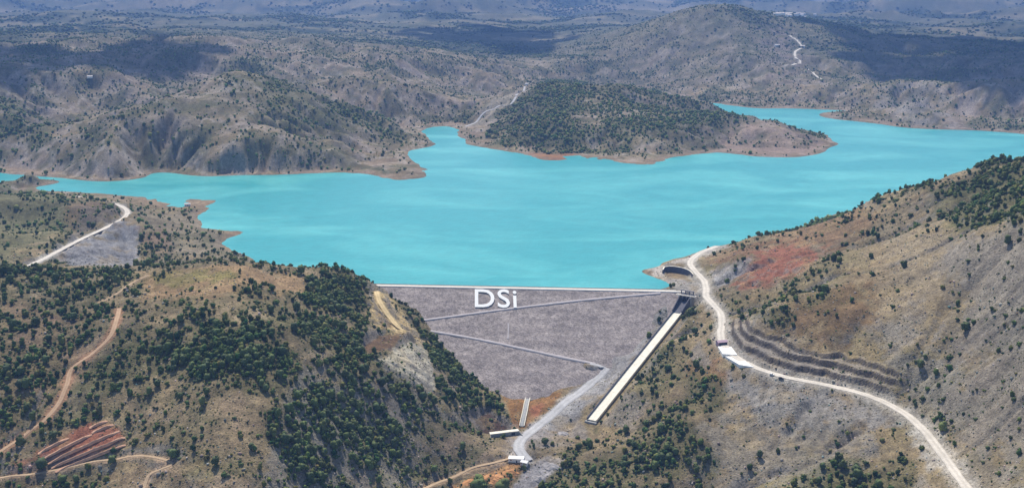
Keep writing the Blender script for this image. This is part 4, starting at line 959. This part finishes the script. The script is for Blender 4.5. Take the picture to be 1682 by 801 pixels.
def lump(rings, segs, r, c, rg, jit=0.28):
    """rough closed ball"""
    v = [(0, 0, 1.0)]; f = []
    for a in range(1, rings):
        for b in range(segs):
            p_, t = math.pi*a/rings, 2*math.pi*(b+.5*(a % 2))/segs; v.append((math.sin(p_)*math.cos(t), math.sin(p_)*math.sin(t), math.cos(p_)))
    v.append((0, 0, -1.0)); v = np.array(v)*(1+jit*(rg.random((len(v), 1))*2-1))
    idx = lambda a, b: 1+(a-1)*segs+b % segs
    for b in range(segs): f.append((0, idx(1, b), idx(1, b+1)))
    for a in range(1, rings-1):
        for b in range(segs): f += [(idx(a, b), idx(a+1, b), idx(a+1, b+1)), (idx(a, b), idx(a+1, b+1), idx(a, b+1))]
    for b in range(segs): f.append((idx(rings-1, b+1), idx(rings-1, b), len(v)-1))
    return v*np.array(r)+np.array(c), f
def crown(seed, lumps, rings, segs, leaves, height=1.0, leaf=0.22):
    """leafy crown of unit radius standing on the ground: lumps plus loose leaf sprays; also a tone per point"""
    rg = np.random.default_rng(seed); Vs, Fs, Cs = [], [], []; n0 = 0
    cs = []
    for q in range(lumps):
        a = rg.uniform(0, 2*math.pi); d = 0 if q == 0 else rg.uniform(.3, .62); r = (0.72 if q == 0 else rg.uniform(.34, .55)); r = 0.92 if lumps == 1 else r
        c = (d*math.cos(a), d*math.sin(a), height*(0.75 if q == 0 else rg.uniform(.35, 1.2))); cs.append((c, r))
        v, f = lump(rings, segs, (r, r, r*height*.95), c, rg); Vs.append(v); Fs += [tuple(x+n0 for x in t) for t in f]; n0 += len(v)
        Cs.append(np.full(len(v), rg.uniform(.82, 1.12)))
    for q in range(leaves):
        c, r = cs[rg.integers(len(cs))]; n_ = rg.normal(size=3); n_ /= np.linalg.norm(n_); n_[2] = abs(n_[2])*.9-.15
        p = np.array(c)+n_*np.array((r, r, r*height))*rg.uniform(.85, 1.25); a_, b_ = rg.normal(size=3), rg.normal(size=3); a_ /= np.linalg.norm(a_); b_ /= np.linalg.norm(b_); s = leaf*rg.uniform(.6, 1.3)
        Vs.append(np.array([p-a_*s, p+b_*s, p+a_*s])); Fs.append((n0, n0+1, n0+2)); n0 += 3; Cs.append(np.full(3, rg.uniform(.75, 1.35)))
    V_ = np.concatenate(Vs); V_[:, 2] = np.maximum(V_[:, 2], -0.15)
    return V_, np.array(Fs), np.concatenate(Cs)
GREENS = np.array([lin(c) for c in ((80,94,46),(88,102,50),(70,86,44),(98,106,54),(110,112,64))])*0.95
def scatter(name, sel, temps, label, cat, zs=1.0, pal=None):
    """many plants as one mesh: copies of the crowns in temps, each with its own size, turn and green"""
    Vs, Fs, Cs = [], [], []; n0 = 0
    which = RNG.integers(len(temps), size=len(sel))
    for k_, (tv, tf, tcn) in enumerate(temps):
        s = sel[which == k_]; 
        if len(s) == 0: continue
        a = RNG.uniform(0, 2*math.pi, len(s)); ca, sa_ = np.cos(a), np.sin(a); r = rad[s]; hz = r*RNG.uniform(.85, 1.25, len(s))*zs
        X = (tv[None, :, 0]*ca[:, None]-tv[None, :, 1]*sa_[:, None])*r[:, None]+px_[s][:, None]
        Y = (tv[None, :, 0]*sa_[:, None]+tv[None, :, 1]*ca[:, None])*r[:, None]+py_[s][:, None]
        Zz = tv[None, :, 2]*hz[:, None]+(pz_[s]-0.25*r*np.minimum(SLP[i_[s], j_[s]], 1.0))[:, None]
        Vs.append(np.stack([X, Y, Zz], -1).reshape(-1, 3)); Fs.append((tf[None]+(np.arange(len(s))*len(tv))[:, None, None]+n0).reshape(-1, 3)); n0 += len(s)*len(tv)
        g = (GREENS if pal is None else pal)[RNG.choice(5, len(s), p=(.27,.23,.2,.18,.12))]*RNG.uniform(.6, 1.45, (len(s), 1))*np.array((1, 1, 1))*(1+np.array((.22, .06, .05))*RNG.normal(size=(len(s), 1))); g = g*np.array((1, 1, 1))
        Cs.append((g[:, None, :]*tcn[None, :, None]).reshape(-1, 3))
    return tag(mesh_np(name, np.concatenate(Vs), np.concatenate(Fs), M_LEAF, False, cols=np.concatenate(Cs)), label, cat, None, 'stuff')

# which plants the photo shows largest: those become things of their own
uu, vv_ = np.zeros(len(px_)), np.zeros(len(px_))
fw_ = py_*CP - (pz_-HC)*SP; uu = W/2+F*px_/fw_; vv_ = H/2 - F*(py_*SP+(pz_+rad-HC)*CP)/fw_
inside = (uu > 6) & (uu < W-6) & (vv_ > 6) & (vv_ < H-8) & (pr < 1450)
def seen(k):
    """is the top of the plant clear of the ground in front of it"""
    t = math.atan2(px_[k], py_[k]); rr_ = np.arange(470, pr[k]-4, 4.0)
    if len(rr_) == 0: return True
    zz = bil(GZ, flr, fth, np.log(rr_), np.full(len(rr_), t)); top_ = pz_[k]+rad[k]*1.2
    return bool((zz < HC+(top_-HC)*rr_/pr[k]).all())
size = rad/pr
order = np.argsort(-size*inside)
ind_t, ind_s = [], []
for k in order:
    if not inside[k] or (len(ind_t) >= 290 and len(ind_s) >= 290): break
    L_ = ind_t if istree[k] else ind_s
    if len(L_) < 290 and seen(k): L_.append(int(k))
taken = np.zeros(len(px_), bool); taken[ind_t] = True; taken[ind_s] = True
mid_t = [crown(40+q, 4 + q % 2, 4, 6, 46, (.8, 1.2, 1.0)[q % 3], .30) for q in range(9)]
mid_s = [crown(60+q, 2 + q % 2, 3, 6, 22, (.65, .95)[q % 2], .34) for q in range(8)]
far_t = [crown(80+q, 1, 3, 5, 4, 1.0, .4) for q in range(6)]
nr_ = (pr < 1500) & ~taken
scatter('woodland', np.nonzero(nr_ & istree)[0], mid_t, 'dark green low trees covering the near slopes in dense patches', 'woodland', 1.15)
scatter('scrub', np.nonzero(nr_ & ~istree)[0], mid_s, 'scattered small green bushes dotting the near slopes', 'scrub')
scatter('far_scrub', np.nonzero(pr >= 1500)[0], far_t, 'dark scrub speckling the hills around the lake', 'scrub', 1.0, GREENS*1.25)

# woods on the plain beyond the hills: too far off to count
t = RNG.uniform(-.57, .57, 100000); l = RNG.uniform(math.log(4300), math.log(13000), 100000); x_, y_ = np.exp(l)*np.sin(t), np.exp(l)*np.cos(t)
ok_ = RNG.random(len(t)) < np.clip(.12 + 1.3*fbm(x_, y_*1.6, 800, 6, 105) + .6*fbm(x_, y_, 260, 3, 333), 0.02, 1)
keep_ = (px_, py_, pz_, i_, j_, rad)
px_, py_ = x_[ok_], y_[ok_]; pz_ = zat(px_, py_); i_ = np.clip(np.searchsorted(flr, l[ok_]), 0, len(flr)-2); j_ = np.clip(((t[ok_]-fth[0])/(fth[1]-fth[0])).astype(int), 0, NF-2); rad = np.exp(l[ok_])*RNG.uniform(.0007, .0017, int(ok_.sum()))
scatter('far_woodland', np.arange(len(px_)), [crown(950+q, 1, 2, 5, 0, .7) for q in range(4)], 'dark woods patching the hazy plain beyond the hills', 'woodland'); px_, py_, pz_, i_, j_, rad = keep_
# stones and dry tufts between the bushes
def litter(name, n_, r0, r1, cols, temps, zs, label, cat, bias):
    global px_, py_, pz_, i_, j_, rad
    keep_ = (px_, py_, pz_, i_, j_, rad)
    t = RNG.uniform(-.57, .57, n_*2); l = np.log(RNG.uniform(560**1.2, 1420**1.2, n_*2)**(1/1.2)); ii_ = np.clip(np.searchsorted(flr, l), 0, len(flr)-2); jj_ = np.clip(((t-fth[0])/(fth[1]-fth[0])).astype(int), 0, NF-2)
    ok_ = (RNG.random(n_*2) < bias[ii_, jj_]) & ((GZ[ii_, jj_] > 1) | (np.exp(l)*np.cos(t) < 1190)); x_, y_ = np.exp(l)*np.sin(t), np.exp(l)*np.cos(t)
    z_ = zat(x_, y_); rl = np.stack([x_, y_], 1)-FACE0[:2]; a_, b_ = rl@cd[:2], rl@dn[:2]
    ok_ &= ~((a_ > -4) & (a_ < CREST_LEN+6) & (b_ > -14) & (b_ < 175) & (z_ < FACE0[2]-b_/SLOPE+.3)); ok_ &= ONROAD[ii_, jj_] < 0.5
    px_, py_, pz_, i_, j_ = x_[ok_], y_[ok_], z_[ok_], ii_[ok_], jj_[ok_]; rad = np.clip(RNG.lognormal(math.log(r0), .45, len(px_)), r0*.5, r1)
    o = scatter(name, np.arange(len(px_)), temps, label, cat, zs, cols); px_, py_, pz_, i_, j_, rad = keep_; return o
ONROAD = np.zeros(GZ.size)
for l_, r_ in ((main_road, 5.5), (quarry_road, 5), (red_track, 3.2), (low_track, 2.4), (hill_track, 2.2), (toe_road, 5), (bank_road, 3), (ridge_path, 4), (cl_, 8)):
    ONROAD[line_field(l_, r_)[0]] = 1
ONROAD = ONROAD.reshape(GZ.shape)
rock_t = []
for q in range(5):
    v_, f_ = lump(4, 6, (1, .8, .75), (0, 0, .25), np.random.default_rng(700+q), .35); rock_t.append((v_, np.array(f_), np.ones(len(v_))))
tuft_t = []
for q in range(5):
    v_, f_ = lump(2, 5, (1, 1, .8), (0, 0, .2), np.random.default_rng(720+q), .4); tuft_t.append((v_, np.array(f_), np.ones(len(v_))))
litter('loose_rocks', 16000, .5, 1.6, np.array([lin(c) for c in ((168,160,150),(150,142,134),(180,172,160),(132,126,120),(160,146,128))])*.8, rock_t, 1.0, 'pale stones and small outcrops strewn over the near slopes', 'rocks', np.clip(.25+.9*SLP+.5*n2, 0, 1))
litter('dry_tufts', 60000, .42, 1.0, np.array([lin(c) for c in ((120,116,66),(98,98,56),(146,132,84),(84,90,52),(128,112,76))])*.85, tuft_t, .8, 'tufts of dry grass and low herbs on the near slopes', 'grass', np.clip(.45+.6*n2+VD/600, 0, 1))

# individual trees and shrubs
def leaf_mat(name, c, var):
    m, nt, b = mat_new(name); oi = nd(nt, 'ShaderNodeObjectInfo'); at = nd(nt, 'ShaderNodeAttribute', attribute_name='tint')
    mr = nd(nt, 'ShaderNodeMapRange'); mr.inputs['To Min'].default_value = 1-var; mr.inputs['To Max'].default_value = 1+var; nt.links.new(oi.outputs['Random'], mr.inputs['Value'])
    mx = nd(nt, 'ShaderNodeVectorMath', operation='SCALE'); nt.links.new(at.outputs['Color'], mx.inputs[0]); nt.links.new(mr.outputs['Result'], mx.inputs['Scale'])
    nt.links.new(mx.outputs[0], b.inputs['Base Color']); b.inputs['Roughness'].default_value = .85; return m
M_LEAF_ONE = leaf_mat('single_plant_leaves', None, .3)
def proto(kind, seed, lumps, leaves, hgt, greens):
    tv, tf, tcn = crown(seed, lumps, 5, 7, leaves, hgt, .2); c = GREENS[greens][None]*tcn[:, None]
    if kind == 'shrub': return (mesh_np('shrub', tv, tf, M_LEAF_ONE, cols=c, link=False),)
    tv = tv + np.array((0, 0, .25)); mb = MB(); mb.tube((0,0,-.35), (.03,.02,.55), .11, .07, 7); mb.tube((.03,.02,.4), (.35,.1,.95), .06, .03, 5); mb.tube((.03,.02,.4), (-.25,-.2,1.0), .06, .03, 5)
    tr = mb.build('trunk', M_TRUNK); col.objects.unlink(tr)
    return (mesh_np('crown', tv, tf, M_LEAF_ONE, cols=c, link=False), tr)
TP = [proto('tree', 500+q, 6, 150, 1.1, q % 4) for q in range(6)]
SPR = [proto('shrub', 600+q, 3, 90, .85, (q*2) % 5) for q in range(6)]
ZONES = [  # photo outline, words
 ([(0,430),(250,430),(240,500),(0,510)], 'on the upper left ridge'),
 ([(0,505),(200,505),(110,640),(0,735)], 'left of the reddish track'),
 ([(200,505),(430,505),(480,640),(200,660)], 'in the wooded hollow of the left hill'),
 ([(430,440),(620,450),(700,680),(500,640)], 'on the steep flank left of the dam'),
 ([(680,530),(850,680),(760,690),(700,620)], 'along the ridge edge against the dam face'),
 ([(400,640),(700,640),(700,720),(600,801),(400,801)], 'on the lower flank of the left hill'),
 ([(600,690),(850,690),(850,801),(560,801)], 'on the slope above the valley floor'),
 ([(0,600),(420,600),(420,801),(0,801)], 'around the red terraces and tan foot of the left hill'),
 ([(1500,230),(1682,230),(1682,400),(1500,380)], 'in the wooded top corner of the right hill'),
 ([(1130,380),(1682,300),(1682,560),(1430,640),(1190,560)], 'on the open right hillside above the road'),
 ([(1430,560),(1682,560),(1682,801),(1590,801),(1500,690)], 'right of the lower bend of the white road'),
 ([(850,600),(1130,480),(1190,600),(1000,760),(850,801)], 'beside the spillway'),
 ([(980,600),(1280,600),(1280,801),(900,801)], 'in the gullied slope right of the valley floor'),
 ([(1180,610),(1600,640),(1600,801),(1180,801)], 'below the white road'),
]
def zone(u, v):
    for pts, wd in ZONES:
        ins = False
        for a in range(len(pts)):
            (ax, ay), (bx, by) = pts[a], pts[(a+1) % len(pts)]
            if (ay > v) != (by > v) and u < (bx-ax)*(v-ay)/(by-ay)+ax: ins = not ins
        if ins: return wd
    return 'elsewhere on the slopes around the dam'
for n_, k in enumerate(ind_t):
    cr, tr = TP[n_ % 6]; wd = zone(uu[k], vv_[k])
    t = bpy.data.objects.new('tree', None); col.objects.link(t); t.location = (px_[k], py_[k], pz_[k]-.15*rad[k]); t.rotation_euler = (0, 0, random.uniform(0, 6.28)); s = float(rad[k]); t.scale = (s, s, s*random.uniform(.95, 1.3))
    tag(t, 'dark green rounded tree ' + wd, 'tree', 'trees ' + wd)
    for src in (cr, tr):
        c = src.copy(); col.objects.link(c); c.parent = t
for n_, k in enumerate(ind_s):
    wd = zone(uu[k], vv_[k]); o = SPR[n_ % 6][0].copy(); col.objects.link(o)
    o.location = (px_[k], py_[k], pz_[k]-.15*rad[k]); o.rotation_euler = (0, 0, random.uniform(0, 6.28)); s = float(rad[k]); o.scale = (s, s, s*random.uniform(.85, 1.2))
    tag(o, 'small green bush ' + wd, 'shrub', 'bushes ' + wd)
def lone(u, v, r, label, hz=1.1, q=0):
    p = hit(u, v); cr, tr = TP[q]
    t = bpy.data.objects.new('tree', None); col.objects.link(t); t.location = tuple(p); t.rotation_euler = (0, 0, q*1.3); t.scale = (r, r, r*hz); tag(t, label, 'tree')
    for src in (cr, tr): c = src.copy(); col.objects.link(c); c.parent = t
lone(786, 812, 9.0, 'broad dark green tree at the bottom edge, left of its twin below the orange earth', 0.85, 1)
lone(824, 814, 8.0, 'broad dark green tree at the bottom edge, right of its twin below the orange earth', 0.9, 3)
lone(70, 771, 5.2, 'round dark tree at the lower left end of the red terraces', 1.0, 2)
# ------------------------------------------------------------------ camera, sky, sun, air
cam = bpy.data.cameras.new('camera'); co = bpy.data.objects.new('camera', cam); col.objects.link(co)
co.location = (0, 0, HC); co.rotation_euler = (math.pi/2 - PITCH, 0, 0)
cam.sensor_width = 36; cam.lens = 36*F/W; cam.clip_start = 1; cam.clip_end = 80000
sc.camera = co
SUN_EL, SUN_AZ = 57.0, -16.0     # azimuth from the viewing direction, negative to the left
SDIR = np.array((math.cos(math.radians(SUN_EL))*math.sin(math.radians(SUN_AZ)), math.cos(math.radians(SUN_EL))*math.cos(math.radians(SUN_AZ)), math.sin(math.radians(SUN_EL))))
w_ = bpy.data.worlds.new('World'); sc.world = w_; w_.use_nodes = True
bg = w_.node_tree.nodes['Background']; sky = w_.node_tree.nodes.new('ShaderNodeTexSky')
sky.sky_type = 'NISHITA'; sky.sun_disc = False; sky.sun_elevation = math.radians(SUN_EL); sky.sun_rotation = math.radians(SUN_AZ)
sky.altitude = 900; w_.node_tree.links.new(sky.outputs['Color'], bg.inputs['Color']); bg.inputs['Strength'].default_value = 0.15
sl_ = bpy.data.lights.new('sun', 'SUN'); sl_.energy = 4.7; sl_.angle = math.radians(0.55); sl_.color = (1.0, 0.94, 0.85)
so = bpy.data.objects.new('sun', sl_); col.objects.link(so)
import mathutils
so.rotation_euler = mathutils.Vector(SDIR).to_track_quat('Z', 'Y').to_euler()
so.location = tuple(SDIR*3000)
# clouds high above the frame; their shadows lie on the far hills
M_CLOUD = plain('cloud_white', (240,240,242), 1.0, 0.03, 0.002)
for q, (u, v, wx_, wy_, lab) in enumerate([(1600,112,520,1100,'white cloud above the right far hills'),(50,90,420,900,'white cloud above the left far hills'),(215,80,260,350,'small white cloud above the left plateau'),(800,66,420,700,'white cloud above the central far valley'),(1660,70,420,900,'white cloud above the right plain')]):
    g_ = hit(u, v); c_ = g_ + SDIR*(4000/SDIR[2]); rg = np.random.default_rng(900+q); Vs, Fs, n0 = [], [], 0
    for k_ in range(60):
        a = rg.uniform(0, 6.28); d = math.sqrt(rg.random()); r = rg.uniform(.08, .30)*min(wx_, wy_)*(1.15-.5*d)
        v_, f_ = lump(7, 10, (r*1.3, r*1.3, r*.55), (math.cos(a)*d*wx_, math.sin(a)*d*wy_, rg.uniform(-.1, .3)*r), rg, .12); Vs.append(v_); Fs += [tuple(x+n0 for x in t) for t in f_]; n0 += len(v_)
    o = mesh_np('cloud', np.concatenate(Vs), np.array(Fs), M_CLOUD, True); o.location = tuple(c_); tag(o, lab, 'cloud', None, 'structure')
if HAZE:
    zmax = max(float(GZ.max()), HC) + 12; zmin = float(GZ.min()) - 1.5
    R = 31500.0
    hb = MB(); hb.box((0, R/2-600, (zmax+zmin)/2), (R*0.62, 0, 0), (0, R/2+800, 0), (0, 0, (zmax-zmin)/2))
    m = bpy.data.materials.new('air'); m.use_nodes = True; nt = m.node_tree
    for x in list(nt.nodes): 
        if x.type == 'BSDF_PRINCIPLED': nt.nodes.remove(x)
    pv = nd(nt, 'ShaderNodeVolumePrincipled'); pv.inputs['Color'].default_value = HAZE_COL; pv.inputs['Density'].default_value = HAZE
    pv.inputs['Anisotropy'].default_value = 0.0
    nt.links.new(pv.outputs['Volume'], nt.nodes['Material Output'].inputs['Volume'])
    tag(hb.build('haze', m), 'blue haze over the far hills and plain', 'haze', None, 'stuff')
sc.view_settings.view_transform = 'Standard'; sc.view_settings.look = 'None'; sc.view_settings.gamma = 1.0; sc.view_settings.use_curve_mapping = False
sc.view_settings.exposure = EXPO
sc.cycles.max_bounces = 4; sc.cycles.diffuse_bounces = 2; sc.cycles.glossy_bounces = 2; sc.cycles.volume_bounces = 0
sc.cycles.use_denoising = True
